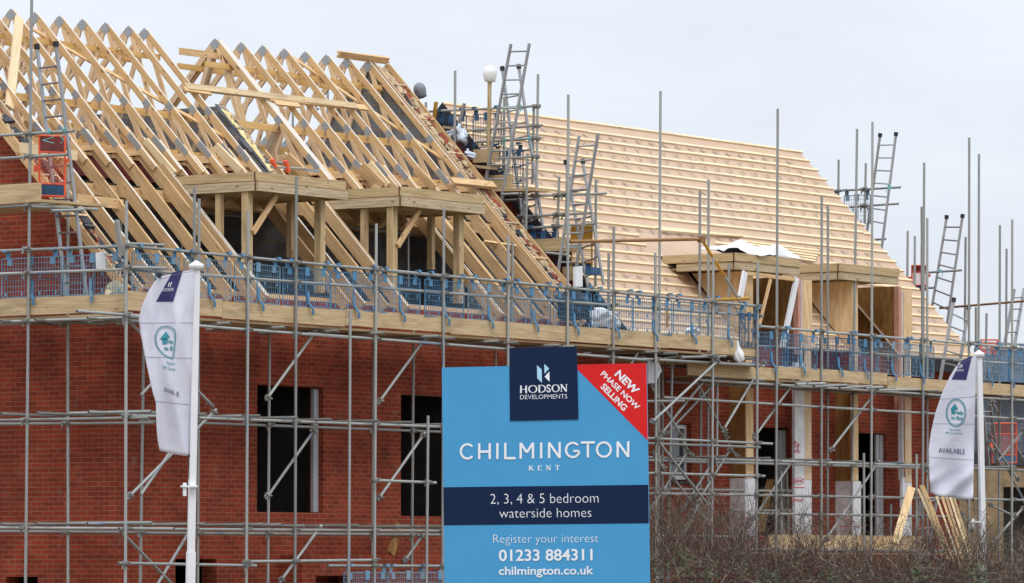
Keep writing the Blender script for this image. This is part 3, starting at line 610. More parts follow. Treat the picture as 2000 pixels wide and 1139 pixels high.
# ------------------------------------------------------------------ scaffolds
def coupler_mesh():
    mb = MB()
    mb.tube((0, 0, -.036), (0, 0, .036), .041, 8, False); mb.tube((-.06, 0, -.004), (.045, 0, -.004), .042, 8, False)
    mb.beam((.0, -.02, .0), (.02, -.105, .01), (1, 0, 0), .03, .03); mb.beam((-.09, -.035, .012), (.03, -.035, .012), (0, 0, 1), .04, .06); mb.beam((-.07, -.03, .0), (-.085, -.03, -.085), (1, 0, 0), .025, .025)
    mb.beam((-.055, .01, -.02), (-.055, -.05, -.03), (1, 0, 0), .016, .016)
    me = bpy.data.meshes.new('coupler'); me.from_pydata(mb.v, [], mb.f); uv = me.uv_layers.new(); uv.data.foreach_set('uv', [c for u in mb.uv for p in u for c in p]); me.materials.append(MT['clamp']); return me
CPL = coupler_mesh()
class Scaf:
    def __init__(s, label, loc, ): s.root = thing('scaffold', label, 'scaffold', loc); s.st = []; s.nc = 0
    def put(s, name, p, q, r=.0242, m='steel', **k):
        mb = MB(); mb.tube(p, q, r, **k); return mb.build(name, m, s.root)
    def standard(s, x1, y1, x2, y2, pl, ground=False):
        p = at(x1, y1, pl); q = at(x2, y2, pl)
        if ground: q = p + (q - p) * ((p.z - .04) / (p.z - q.z)) if abs(p.z - q.z) > .01 else q
        s.put('standard', p, q); s.st.append((x1, y1, x2, y2, pl)); return p, q
    def line(s, name, x1, y1, x2, y2, pl, clamps=True, m='steel', pl2=None):
        p = at(x1, y1, pl); q = at(x2, y2, pl2 or pl); o = s.put(name, p, q, m=m)
        if name == 'brace':
            for e, f in ((p, q), (q, p)):
                if s.nc < 99: c_ = link('coupler', CPL, s.root); c_.matrix_parent_inverse = Matrix(); c_.location = e + (f - e).normalized() * .07 - s.root.location; c_.rotation_euler = (random.uniform(-.4, .4), random.uniform(.4, 1.2), random.uniform(-.4, .4)); c_.scale = (.78, .78, .78); s.nc += 1
        if clamps:
            for (a, b, c, d, pp) in s.st:
                if pp[0] != pl[0] or abs(pp[1] - pl[1]) > .12: continue
                den = (x2 - x1) * (d - b) - (y2 - y1) * (c - a)
                if abs(den) < 1e-6: continue
                t = ((a - x1) * (d - b) - (b - y1) * (c - a)) / den
                yy_ = y1 + t * (y2 - y1)
                if -.01 <= t <= 1.01 and b - 2 < yy_ < d + 2 and s.nc < 84:
                    c_ = link('coupler', CPL, s.root); c_.location = at(x1 + t * (x2 - x1), yy_, pl) - s.root.location; c_.matrix_parent_inverse = Matrix()
                    c_.rotation_euler = (random.uniform(-.2, .2), random.uniform(-.3, .3), (0 if pl[0] == 'y' else -math.pi / 2)); s.nc += 1
        return o
    def board(s, name, a, b, m='board'):
        mb = MB(); mb.box(a, b); return mb.build(name, m, s.root)
PO, PI_, PLF, PLI = ('y', -1.45), ('y', -.38), ('x', -1.45), ('x', -.38)
PO2 = ('y', -1.39)
# --- scaffold round house A
A = Scaf('galvanised tube scaffold round the corner of the brick house with the open roof trusses', (-1.4, -1.4, 0))
for r in [(247, 392, 245, 1139, PO), (380, 365, 377, 1139, PO), (485, 412, 481, 1139, PO), (579, 345, 576, 1139, PO), (735, 437, 731, 1139, PO), (867, 407, 864, 1139, PO),
          (993, 460, 991, 1139, PO), (1110, 185, 1107, 1139, PO), (1199, 442, 1195, 1139, PO), (1280, 494, 1282, 1139, PO), (1393, 503, 1390, 1139, PO), (1480, 510, 1477, 1139, PO),
          (62, -8, 50, 1139, PLF)]: A.standard(*r, ground=True)
for r in [(684, 607, 681, 1139, ('y', -1.58)), (836, 812, 833, 1139, ('y', -1.58)), (133, 330, 133, 1139, PLI), (281, 640, 274, 1139, PI_), (389, 388, 386, 1139, PI_), (527, 600, 523, 1139, PI_),
          (730, 620, 727, 1139, PI_), (808, 620, 804, 1139, PI_), (968, 640, 967, 1139, PI_), (1001, 473, 1000, 1139, PI_), (1189, 495, 1187, 1139, PI_), (1290, 178, 1285, 1139, PI_),
          (1367, 372, 1366, 720, PI_), (1384, 351, 1382, 1139, PI_), (1424, 517, 1422, 720, PI_)]: A.standard(*r, ground=r[3] == 1139)
for r in [('guard_rail', 245, 480, 868, 540, PO), ('guard_rail', 740, 526.5, 1478, 598, PO), ('guard_rail', 245, 526, 1490, 618, PO2), ('ledger', 240, 625, 680, 659.5, PO2), ('ledger', 600, 652, 1262, 703, PO2), ('ledger', 1255, 701, 1492, 715, PO2),
          ('ledger', 236, 811, 866, 834, PO2), ('ledger', 275, 822, 900, 845, PI_), ('ledger', 232, 1033, 900, 1037.5, PO2), ('ledger', 280, 1041, 900, 1045, PI_), ('ledger', 231, 1100, 500, 1105, PO), ('ledger', 483, 1097, 737, 1094, PO), ('ledger', 640, 1105, 900, 1106, PO),
          ('guard_rail', 0, 490, 253, 480, PLF), ('guard_rail', 248, 476, 321, 479, PO), ('guard_rail', 0, 535, 253, 526, PLF), ('guard_rail', 244, 522, 323, 524, PO), ('ledger', -2, 629, 275, 619, PLF), ('ledger', -2, 634, 238, 626, PLI),
          ('ledger', -2, 821, 290, 816, PLF), ('ledger', -2, 828, 300, 826, PLI), ('ledger', -2, 1031, 340, 1033, ('x', -1.38)), ('ledger', -2, 1038, 275, 1040, PLI), ('ledger', 150, 608, 275, 617, PO), ('guard_rail', 725, 938, 851, 943, ('y', -1.5)),
          ('guard_rail', -2, 265, 144, 256, PLF), ('guard_rail', -2, 310, 131, 302, PLF), ('ledger', -2, 404, 117, 398, PLF), ('ledger', 60, 404, 190, 409, ('y', .1)), ('ledger', 100, 412, 163, 410, ('y', -.6))]: A.line(*r)
for r in [(618, 645, 519, 782), (834, 656, 737, 790), (615, 838, 519, 975), (830, 845, 737, 978), (628, 1026, 545, 1139), (825, 1045, 788, 1100), (237, 613, 416, 794), (422, 800, 247, 975), (355, 850, 275, 966), (233, 1035, 336, 1141), (370, 1038, 308, 1141), (300, 745, 275, 772), (1245, 690, 1180, 800)]: A.line('brace', *r, ('y', -1.25), False)
# transoms: from the wall out over the ledgers, ends open towards the camera
for z, k, x0, x1 in ((5.965, 0, -.6, 16.6), (4.545, 1, -1.2, 9), (2.86, 2, -1.2, 9)):
    x = x0
    while x < x1:
        mb = MB(); dz = random.uniform(-.01, .01); mb.tube((x, -.05, z + dz), (x + random.uniform(-.03, .03), -1.60 - random.uniform(0, .12), z + dz)); mb.build('transom', 'steel', A.root); x += random.choice((.55, .85, 1.25, 1.4))
for z in (5.965, 4.545, 2.86):
    for y in (-.8, .2, .9):
        mb = MB(); mb.tube((-.05, y, z), (-1.62 - random.uniform(0, .1), y, z)); mb.build('transom', 'steel', A.root)
# deck and toe boards
zd = 6.0
for k in range(5):
    for (a, b_) in ((-1.4, 2.4), (2.41, 6.3), (6.31, 10.2), (10.21, 13.9), (13.91, 16.7)): A.board('deck_board', (a, -1.36 + k * .228, zd), (b_ - .01, -1.36 + k * .228 + .222, zd + .036))
for k in range(4): A.board('deck_board', (-1.36 + k * .228, -.21, zd), (-1.36 + k * .228 + .222, 2.6, zd + .036))
for (x1, x2, dz) in ((-1.36, .85, .01), (.86, 4.05, -.01), (4.06, 7.0, .01), (7.01, 10.55, -.01), (10.56, 13.65, 0), (13.66, 15.10, .01), (15.12, 16.72, -.04)): A.board('toe_board', (x1, -1.42, zd + .06 + dz), (x2, -1.382, zd + .325 + dz))
for (y1, y2) in ((-1.36, .6), (.61, 2.6)): A.board('toe_board', (-1.42, y1, zd + .06), (-1.382, y2, zd + .325))
A.board('toe_board', (-1.55, -1.47, zd + .07), (-1.03, -1.43, zd + .36))
# upper left loading platform
p = at(82, 357, PLF); q = at(82, 395, PLF); A.board('toe_board', (-1.50, p.y, q.z), (-1.46, 2.2, p.z))
for k in range(4): A.board('deck_board', (-1.4 + k * .23, p.y - .1, 7.72), (-1.18 + k * .23, 2.3, 7.755))
a_ = at(64, 392, ('y', -.1)); b_ = at(198, 402, ('y', -.1)); mb = MB(); mb.beam(a_, b_, (0, 1, 0), .22, .038); mb.build('deck_board', 'treated', A.root)

# --- loading tower between the two houses
T = Scaf('braced tube scaffold tower under the end of the walkway right of the blue sign', (15, -1.2, 0))
for r in [(1286, 705, 1286, 1139, ('y', -.9)), (1294, 690, 1293, 1139, ('y', -.5)), (1313, 700, 1304, 1139, ('y', -1.0)), (1369, 780, 1368, 960, ('y', -.25)), (1401, 705, 1400, 912, ('y', -.9)), (1459, 780, 1458, 1060, ('y', -.25)), (1384, 940, 1382, 1139, ('y', -.8))]: T.standard(*r, ground=r[3] == 1139)
T.st += [x for x in A.st if x[0] in (1280, 1393, 1480)]
for r in [('ledger', 1262, 856, 1508, 867, PO), ('ledger', 1262, 866, 1484, 874, ('y', -1.2)), ('ledger', 1262, 924, 1493, 930, PO), ('ledger', 1262, 964, 1481, 967, PO), ('ledger', 1250, 784, 1336, 783, ('y', -1.2)), ('ledger', 1262, 893, 1380, 899, ('y', -.9)), ('ledger', 1262, 899, 1378, 903, ('y', -1.0)), ('ledger', 1262, 1046, 1472, 1049, PO), ('ledger', 1330, 698, 1417, 696, ('y', -1.5)), ('ledger', 1262, 706, 1335, 694, ('y', -1.2)), ('ledger', 1300, 708, 1480, 711, ('y', -1.0)), ('ledger', 1300, 716, 1480, 716, ('y', -.6))]: T.line(*r)
for r in [(1271, 827, 1404, 703, -1.55), (1288, 852, 1392, 722, -1.0), (1297, 852, 1408, 736, -.9), (1338, 703, 1417, 852, -.9), (1268, 748, 1332, 853, -1.0), (1410, 845, 1492, 705, -1.1), (1281, 856, 1387, 992, -1.55), (1345, 878, 1264, 1010, -1.1), (1427, 876, 1345, 1010, -1.1), (1313, 932, 1382, 1022, -1.2), (1300, 955, 1262, 1000, -1.3), (1370, 978, 1330, 1045, -1.3), (1325, 850, 1354, 897, -.8), (1414, 850, 1440, 897, -.8), (1390, 905, 1330, 1000, -1.0), (1273, 882, 1298, 920, -1.3), (1352, 965, 1375, 1010, -1.1)]: T.line('brace', *r[:4], ('y', r[4]), False)
mb = MB(); mb.prism([at(1266, 749, ('y', -1.3)), at(1266, 700, ('y', -1.3)), at(1284, 700, ('y', -1.3)), at(1293, 724, ('y', -1.3)), at(1280, 748, ('y', -1.3))], (0, .02, 0)); mb.build('gusset_board', 'greypvc', T.root, True)
for k in range(4): T.board('deck_board', (13.3, -1.33 + k * .23, 5.84), (16.9, -1.12 + k * .23, 5.878), 'treated')

# --- scaffold along house B
B_O, B_I = ('y', -1.15), ('y', -.45)
Bs = Scaf('long tube scaffold in front of the two plywood dormers on the right hand house', (20, -1.1, 0))
for r in [(1519, 213, 1515, 1139, B_O), (1605, 382, 1604, 1139, B_O), (1704, 238, 1701, 1139, B_O), (1805, 318, 1801, 1139, B_O), (1893, 269, 1892, 1139, B_O), (1977, 429, 1976, 1139, B_O)]: Bs.standard(*r, ground=True)
for r in [(1617, 402, 1616, 1100, B_I), (1674, 252, 1662, 1090, B_I), (1687, 885, 1688, 1139, ('y', -1.25)), (1790, 887, 1790, 1139, ('y', -1.25)), (1811, 426, 1811, 1139, B_I), (1800, 404, 1802, 700, ('y', -1.2)), (1912, 301, 1910, 1139, B_I), (1953, 440, 1951, 1139, B_I), (1740, 985, 1739, 1060, ('y', -.3)), (1525, 920, 1527, 1045, ('y', -.2)), (1537, 920, 1539, 1045, ('y', -.2)), (1366, 640, 1366, 780, B_I)]: Bs.standard(*r, ground=r[3] == 1139)
for r in [('guard_rail', 1478, 637, 1720, 657.5, B_O), ('guard_rail', 1640, 651, 2003, 681, B_O), ('guard_rail', 1478, 676, 1872, 702, ('y', -1.08)), ('guard_rail', 1860, 703, 2003, 712, ('y', -1.08)), ('ledger', 1366, 742, 1840, 772, ('y', -1.08)), ('ledger', 1800, 770, 2003, 782, ('y', -1.08)), ('ledger', 1300, 745, 1840, 777, B_I),
          ('guard_rail', 1295, 776, 1700, 801, ('y', -1.08)), ('guard_rail', 1640, 797, 2003, 819, ('y', -1.08)), ('ledger', 1395, 897, 1850, 911, ('y', -1.08)), ('ledger', 1395, 903, 1850, 915, B_I), ('ledger', 1840, 912, 2003, 919, ('y', -1.08)),
          ('guard_rail', 1262, 963, 1740, 972, ('y', -1.08)), ('guard_rail', 1700, 971, 2003, 977, ('y', -1.08)), ('ledger', 1262, 954, 1555, 960, ('y', -.3)), ('guard_rail', 1477, 1003, 1850, 1009, ('y', -1.08)), ('ledger', 1425, 997, 1557, 998, ('y', -.3)), ('ledger', 1410, 1072, 1900, 1077, ('y', -1.08)), ('guard_rail', 1890, 668, 2003, 673, ('y', 1.4)),
          ('ledger', 1555, 751, 1611, 749, ('y', -1.3)), ('ledger', 1590, 755, 1653, 752, ('y', -1.3)), ('ledger', 1640, 759, 1700, 754, ('y', -1.3)), ('ledger', 1690, 758, 1723, 756, ('y', -1.3)), ('ledger', 1715, 762, 1793, 761, ('y', -1.3))]: Bs.line(*r)
for r in [(1471, 857, 1557, 738, -1.0), (1620, 883, 1727, 743, -1.0), (1549, 898, 1440, 1060, -1.0), (1717, 900, 1610, 1058, -1.0), (1800, 912, 1840, 955, -1.0), (1875, 1000, 1900, 1040, -.8), (1930, 850, 1990, 940, -.5), (2000, 840, 1945, 905, -.5), (1935, 780, 2000, 900, 1.2), (1930, 985, 1985, 1010, -.8), (2000, 990, 1930, 1070, -.6), (1960, 900, 2003, 985, .6), (1925, 860, 1960, 918, -.6)]: Bs.line('brace', *r[:4], ('y', r[4]), False)
x = 15.6
while x < 27.5:
    mb = MB(); mb.tube((x, -.04, 5.60), (x, -1.24 - random.uniform(0, .1), 5.60)); mb.build('transom', 'steel', Bs.root)
    mb = MB(); mb.tube((x + .3, -.04, 4.19), (x + .3, -1.22 - random.uniform(0, .15), 4.19)); mb.build('transom', 'steel', Bs.root); x += random.choice((.7, 1.2, 1.5))
zb = 5.62
for k in range(3):
    for (a, b_) in ((15.4, 19.3), (19.31, 23.2), (23.21, 27.1), (27.11, 31)): Bs.board('deck_board', (a, -1.08 + k * .228, zb), (b_ - .01, -1.08 + k * .228 + .222, zb + .036))
for (x1, x2, dz) in ((14.8, 17.9, -.02), (17.91, 21.9, .02), (21.92, 25.0, -.04), (25.01, 28.9, -.04), (28.91, 31, -.04)): Bs.board('toe_board', (x1, -1.125, zb + .03 + dz), (x2, -1.087, zb + .255 + dz))
# ply skirting of the low platform in front of the ground floor
for (x1, x2) in ((17.9, 19.2), (19.21, 21.6), (21.61, 23.6)): Bs.board('toe_board', (x1, -.93, 2.50), (x2, -.90, 2.80), 'ply')
for k in range(3): Bs.board('deck_board', (17.5, -.9 + k * .23, 2.44), (26.5, -.68 + k * .23, 2.476))

# --- scaffold up the gap between the gables
GP = ('x', 13.5); GP2 = ('x', 13.15)
Gs = Scaf('narrow ladder access scaffold in the gap between the truss roof and the felted roof', (13.5, 2, 0))
for r in [(889, 138, 888, 330, ('x', 13.1)), (832, 200, 832, 240, GP), (1051, 145, 1047, 420, GP), (1043, 204, 1040, 360, ('x', 13.9)), (985, 190, 983, 420, ('x', 13.9)), (1030, 300, 1027, 470, GP2), (1022, 340, 1022, 430, GP), (1092, 345, 1088, 470, GP), (1164, 351, 1163, 560, ('x', 13.8)), (1108, 320, 1106, 420, ('x', 13.6)), (640, 150, 640, 260, ('x', 13.7)), (572, 160, 572, 260, ('x', 13.7)), (468, 182, 468, 215, ('x', 13.7))]: Gs.standard(*r)
p = at(957, 140, GP); q = at(955, 322, GP)
for r in [('guard_rail', 835, 218, 1055, 207, GP), ('guard_rail', 880, 258, 1059, 245, GP), ('guard_rail', 930, 278, 1056, 270, GP), ('ledger', 970, 310, 1048, 306, GP), ('guard_rail', 1012, 384, 1184, 378, GP), ('guard_rail', 1010, 424, 1155, 416, GP), ('ledger', 1030, 446, 1162, 437, GP), ('ledger', 980, 380, 1014, 378, GP2), ('ledger', 985, 392, 1052, 389, ('x', 13.9)), ('ledger', 958, 324, 976, 325, GP), ('ledger', 1030, 427, 1052, 426, ('x', 13.8)), ('ledger', 1066, 494, 1110, 498, GP2), ('guard_rail', 600, 213, 622, 213, ('x', 13.7)), ('guard_rail', 615, 228, 660, 227, ('x', 13.7)), ('ledger', 1110, 480, 1130, 479, GP)]: Gs.line(*r)
def slab(s, name, x1, y1, x2, y2, pl, z_th, wdt, m='board'):
    a = at(x1, y1, pl); b_ = at(x2, y2, pl); mb = MB(); mb.beam(a, b_, (1, 0, 0), wdt, z_th); return mb.build(name, m, s.root)
slab(Gs, 'toe_board', 925, 305, 974, 303, GP, .24, .04); slab(Gs, 'deck_board', 905, 322, 972, 330, GP, .05, .5, 'treated'); slab(Gs, 'toe_board', 945, 357, 1000, 355, GP, .26, .04)
slab(Gs, 'deck_board', 950, 373, 1060, 372, GP, .045, .45, 'treated'); slab(Gs, 'toe_board', 1040, 481, 1110, 478, GP, .25, .04); slab(Gs, 'deck_board', 1060, 490, 1112, 489, GP, .05, .5, 'treated'); slab(Gs, 'toe_board', 1100, 535, 1135, 533, GP, .25, .04)
slab(Gs, 'deck_board', 880, 250, 925, 256, GP, .04, .5, 'treated')

# --- scaffold at the far gable of house B
RP = ('x', 27.9)
Rs = Scaf('tube scaffold rising behind the far verge of the battened roof', (27.9, 2, 0))
for r in [(1638, 312, 1637, 420, RP), (1691, 319, 1689, 440, RP), (1773, 451, 1772, 560, RP), (1787, 461, 1786, 600, RP), (1886, 463, 1884, 700, ('x', 29.5)), (1966, 486, 1965, 700, ('x', 30.5)), (1927, 612, 1926, 680, ('x', 29.5)), (1906, 600, 1906, 690, ('x', 29.5)), (1800, 480, 1800, 600, ('x', 28.3))]: Rs.standard(*r)
for r in [('guard_rail', 1631, 373, 1759, 366, RP), ('guard_rail', 1660, 404, 1755, 398, RP), ('ledger', 1690, 469, 1730, 467, RP), ('guard_rail', 1800, 533, 1878, 528, RP), ('guard_rail', 1800, 563, 1825, 562, RP)]: Rs.line(*r)
Rs.line('guard_rail', 1835, 602, 2003, 588, ('x', 29.0), False, 'rusty')

# --- rails standing inside the open roof
Is = Scaf('tube rails standing inside the dark open roof behind the dormer posts', (5, 2, 6.3))
for r in [(355, 400, 355, 520, ('y', 1.9)), (484, 420, 484, 540, ('y', 1.9)), (687, 455, 687, 560, ('y', 1.9)), (797, 455, 797, 560, ('y', 1.9)), (916, 465, 916, 560, ('y', 1.9)), (236, 400, 236, 480, ('y', 1.9))]: Is.standard(*r)
for r in [('guard_rail', 255, 397, 485, 425, ('y', 1.85)), ('guard_rail', 598, 434, 800, 457, ('y', 1.85)), ('guard_rail', 850, 462, 920, 470, ('y', 1.85))]: Is.line(*r)
for (x1, y1, x2, y2) in ((400, 404, 485, 415), (598, 424, 640, 430), (715, 440, 790, 449), (850, 452, 930, 461)): mb = MB(); mb.beam(at(x1, y1, ('y', 2.0)), at(x2, y2, ('y', 2.0)), (0, 0, 1), .04, .2); mb.build('deck_board', 'treated', Is.root)
# ------------------------------------------------------------------ blue mesh guards hung on the rails
def meshdata(mb, name, m):
    me = bpy.data.meshes.new(name); me.from_pydata(mb.v, [], mb.f); uv = me.uv_layers.new(); uv.data.foreach_set('uv', [c for u in mb.uv for p in u for c in p]); me.materials.append(MT[m]); return me
def guard_meshes(wd, ht, top=-.10):
    bot = top - ht; y = .045; mb = MB(); hw = wd / 2
    for x in (-hw, hw): mb.beam((x, y, top), (x, y, bot), (0, 1, 0), .014, .016)
    for z in (top, bot): mb.beam((-hw, y, z), (hw, y, z), (0, 1, 0), .014, .016)
    mb.beam((0, y, top), (0, y, bot), (0, 1, 0), .012, .012)
    nv = int(wd / .056)
    for i in range(1, nv): x = -hw + wd * i / nv; mb.beam((x, y, top), (x, y, bot), (0, 1, 0), .0062, .0062)
    nh = int(ht / .085)
    for i in range(1, nh): z = top - ht * i / nh; mb.beam((-hw, y - .007, z), (hw, y - .007, z), (0, 1, 0), .0062, .0062)
    for x in (-.36, .36): mb.beam((x * wd, y - .012, top - .01), (x * wd, y - .012, top - .11), (0, 1, 0), .006, .10)
    mb.beam((0, y - .02, top + .03), (0, y - .02, top - .12), (0, 1, 0), .02, .10)
    for x in (-.42, -.15, .15, .42):
        mb.beam((x * wd, y - .014, top - ht * .45), (x * wd, y - .014, top - ht * .45 - .05), (0, 1, 0), .006, .035)
        mb.beam((x * wd, y - .014, top - ht * .88), (x * wd, y - .014, top - ht * .88 - .05), (0, 1, 0), .006, .035)
    pn = meshdata(mb, 'mesh_panel', 'blue')
    mb = MB(); mb.beam((0, y, top), (0, y + .01, .0), (1, 0, 0), .085, .012); mb.beam((0, .05, .02), (0, -.035, .034), (1, 0, 0), .085, .012); mb.beam((0, -.034, .034), (0, -.04, -.005), (1, 0, 0), .075, .01)
    hk = meshdata(mb, 'hook', 'blue')
    mb = MB(); mb.beam((0, y - .02, bot + .24), (0, y - .03, bot + .06), (1, 0, 0), .052, .016); mb.beam((0, y - .03, bot + .06), (.06, -.03, bot - .04), (1, 0, 0), .046, .014); mb.beam((.06, -.03, bot - .04), (.065, -.032, bot - .135), (1, 0, 0), .046, .014)
    lg = meshdata(mb, 'leg', 'blue')
    return pn, None, hk, lg
GM = guard_meshes(1.18, .60); GMs = guard_meshes(.62, .60); GMt = guard_meshes(1.2, .62)
def guard(label, loc, rz, m, group, meshes=GM, wd=1.18, legs=1, tilt=0.0, m2=None):
    g = thing('mesh_guard', label, 'mesh guard', loc, group); g.rotation_euler = (0, tilt, rz)
    def ch(name, me, x=0, mm=m):
        o = bpy.data.objects.new(name, me); C.objects.link(o); o.parent = g; o.location = (x, 0, 0); o.material_slots[0].link = 'OBJECT'; o.material_slots[0].material = MT[mm]; return o
    ch('mesh_panel', meshes[0])
    for x in (-.40, .40): ch('hook', meshes[2], x * wd, m2 or m)
    if legs: ch('leg', meshes[3], random.uniform(-.05, .05), m2 or m)
    return g
GRP = 'blue mesh guards along the walkway rails'
RAILZ = 7.04
guard('pale blue mesh guard at the left edge of the photo under the left ladder', (-1.43, .55, RAILZ), -math.pi / 2, 'paleblue', GRP, m2='blue')
guard('pale blue mesh guard round the corner just left of the corner post', (-1.43, -.68, RAILZ), -math.pi / 2, 'paleblue', GRP)
labs = ['greyish mesh guard directly behind the top of the left banner', 'pale mesh guard just right of the left flagpole cap', 'blue mesh guard in front of the left corner post of the left dormer',
        'bright blue mesh guard before the block wall under the left dormer', 'blue mesh guard below the right post of the left dormer', 'blue mesh guard between the posts of the two open dormers', 'blue mesh guard before the dark opening of the middle dormer',
        'blue mesh guard before the right post of the middle dormer', 'blue mesh guard under the rafters right of the middle dormer', 'blue mesh guard at the foot of the truss roof verge', 'blue mesh guard below the crossed ladders of the middle gap', 'dark blue mesh guard left of the rusty boom upright',
        'blue mesh guard in front of the lower left battens', 'sagging grey blue mesh guard near the end of the upper walkway']
mats = ['paleblue', 'greyblue', 'paleblue', 'blue', 'blue', 'blue', 'blue', 'paleblue', 'blue', 'blue', 'blue', 'blue', 'blue', 'greyblue']
for i, (lb, mm) in enumerate(zip(labs, mats)):
    x = -.78 + i * 1.27
    guard(lb, (x, -1.45, RAILZ - .004 * i), random.uniform(-.04, .04), mm, GRP, tilt=(random.uniform(-.02, .02) if i < 13 else .06), m2='blue')
guard('dark blue mesh guard with a white rag at the end of the upper walkway', (16.35, -1.48, RAILZ - .16), .0, 'darkblue', GRP, GMs, .62, 0, m2='blue')
ZR = 6.60
for i, (lb, mm) in enumerate((('blue mesh guard right of the white rag on the lower walkway', 'blue'), ('blue mesh guard behind the leaning white window frame', 'blue'), ('dark blue mesh guard below the pale strip between the two ply dormers', 'darkblue'), ('blue mesh guard below the side of the right ply dormer', 'blue'), ('greyish mesh guard before the opening of the right ply dormer', 'greyblue'), ('pale mesh guard under the right jamb of the right ply dormer', 'paleblue'))):
    guard(lb, (17.65 + i * 1.06 + (.25 if i > 1 else 0), -1.15, ZR - .005 * i), random.uniform(-.06, .06), mm, GRP, tilt=random.uniform(-.05, .05), m2='blue')
guard('pale mesh guard just right of the right flagpole cap', (25.9, -1.15, ZR), .05, 'greyblue', GRP, m2='blue')
guard('blue mesh guard second from the right edge on the lower walkway', (26.75, -1.15, ZR), -.05, 'blue', GRP)
guard('dark blue mesh guard against the dark roof at the right edge', (28.0, -1.15, ZR), 0, 'darkblue', GRP, m2='blue')
p = at(900, 222, ('x', 13.5)); GZ = 10.5
guard('dark blue mesh guard near the ridge beside the truss roof verge', (13.5, 3.15, GZ), -math.pi / 2, 'darkblue', 'blue mesh guards in the gap between the roofs', GMs, .62, 0)
guard('dark blue mesh guard hung over the white plastic bags near the ridge', (13.5, 2.38, GZ), -math.pi / 2, 'darkblue', 'blue mesh guards in the gap between the roofs', GMs, .62, 0)
q = at(985, 283, ('x', 13.5)); guard('low dark blue mesh guard behind the short board near the ridge', (13.6, q.y, q.z), -math.pi / 2, 'darkblue', 'blue mesh guards in the gap between the roofs', GMs, .62, 0)
q = at(955, 335, ('x', 13.55)); guard('dark blue mesh guard below the upper platform in the gap', (13.55, q.y, q.z), -math.pi / 2, 'darkblue', 'blue mesh guards in the gap between the roofs', GMs, .62, 0)
q = at(1060, 443, ('x', 13.5)); guard('small blue mesh guard above the lower toe board in the gap', (13.5, q.y, q.z), -math.pi / 2, 'darkblue', 'blue mesh guards in the gap between the roofs', GMs, .62, 0)
q = at(1672, 372, ('x', 27.9)); guard('pale mesh guard on the scaffold behind the right roof verge', (27.9, q.y, q.z), -math.pi / 2, 'greyblue', GRP, GMs, .62, 0)
for lb, px, mm in (('blue mesh guard on the bottom rail left of the blue sign', 720, 'paleblue'), ('tilted pale mesh guard beside the blue sign on the bottom rail', 800, 'greyblue'), ('pale mesh guard touching the lower left edge of the blue sign', 862, 'paleblue')):
    q = at(px, 1106, ('y', -1.5)); guard(lb, tuple(q), random.uniform(-.1, .1), mm, 'mesh guards on the bottom rail')

# ------------------------------------------------------------------ ladders
def ladder(label, a, b_, c, d, pl, pl2=None, nr=None, cap=False, rung='ladder', first=.35, group='aluminium ladders'):
    """a,b = top of left/right stile, c,d = bottom of left/right stile (photo points)"""
    pl2 = pl2 or pl
    A_, B_, C_, D_ = at(*a, pl), at(*b_, pl), at(*c, pl2), at(*d, pl2)
    t = thing('ladder', label, 'ladder', (C_ + D_) / 2, group)
    side = (B_ - A_).normalized()
    for p, q in ((A_, C_), (B_, D_)):
        mb = MB(); mb.beam(p, q, side, .028, .062); o = mb.build('stile', 'ladder', t)
        if cap: mb = MB(); mb.tube(p - (q - p).normalized() * .03, p + (q - p).normalized() * .05, .045, 8, False); mb.build('end_cap', 'black', o)
    ln = (A_ - C_).length; n = nr or max(2, int((ln - first) / .26))
    for i in range(n):
        f = (first + i * .26) / ln
        if f > .99: break
        mb = MB(); mb.tube(A_ + (C_ - A_) * f, B_ + (D_ - B_) * f, .016, 8, False); mb.build('rung', rung, t)
    return t
ladder('long aluminium ladder leaning behind the red gate at the left edge', (72, 90), (109, 85), (130, 585), (170, 585), ('x', -1.05), cap=True, rung='rung')
ladder('tallest grey ladder rising highest above the ridge in the middle gap', (998, 86), (1034, 85), (940, 400), (978, 400), ('x', 13.3), first=.14)
ladder('dark grey ladder with black caps crossing behind the tallest ladder', (981, 133), (1013, 129), (1026, 470), (1062, 455), ('x', 13.75), cap=True, first=.55)
ladder('lower grey ladder with one blue stile in the middle gap', (1131, 265), (1168, 261), (1088, 545), (1122, 545), ('x', 13.1), first=.2)
ladder('dark ladder with brown rungs crossing behind the blue stile ladder', (1105, 316), (1138, 314), (1150, 570), (1179, 556), ('x', 13.6), cap=True, rung='rung', first=.3)
ladder('slim ladder with black caps above the far verge of the battened roof', (1719, 263), (1750, 261), (1690, 478), (1722, 486), ('x', 27.7), cap=True, first=.22)
ladder('ladder with rusty stile tops standing clear in the sky right of the roof', (1849, 423), (1880, 421), (1814, 640), (1846, 660), ('x', 28.2), cap=True, rung='rung', first=.22)
ladder('ladder running down across the lower right corner of the battened roof', (1863, 585), (1892, 600), (1836, 745), (1868, 750), ('y', -.75), cap=True, first=.3)
ladder('partly hidden ladder at the right edge against the sky', (1981, 565), (2000, 563), (1960, 685), (1980, 685), ('y', 1.2), first=.2)
ladder('ladder seen through the scaffold behind the right flagpole', (1918, 790), (1934, 790), (1932, 918), (1950, 918), ('y', .3), first=.15)
ladder('grey ladder standing behind the leaning timbers right of the doorway', (1800, 970), (1832, 960), (1786, 1060), (1815, 1060), ('y', -.6), first=.15)

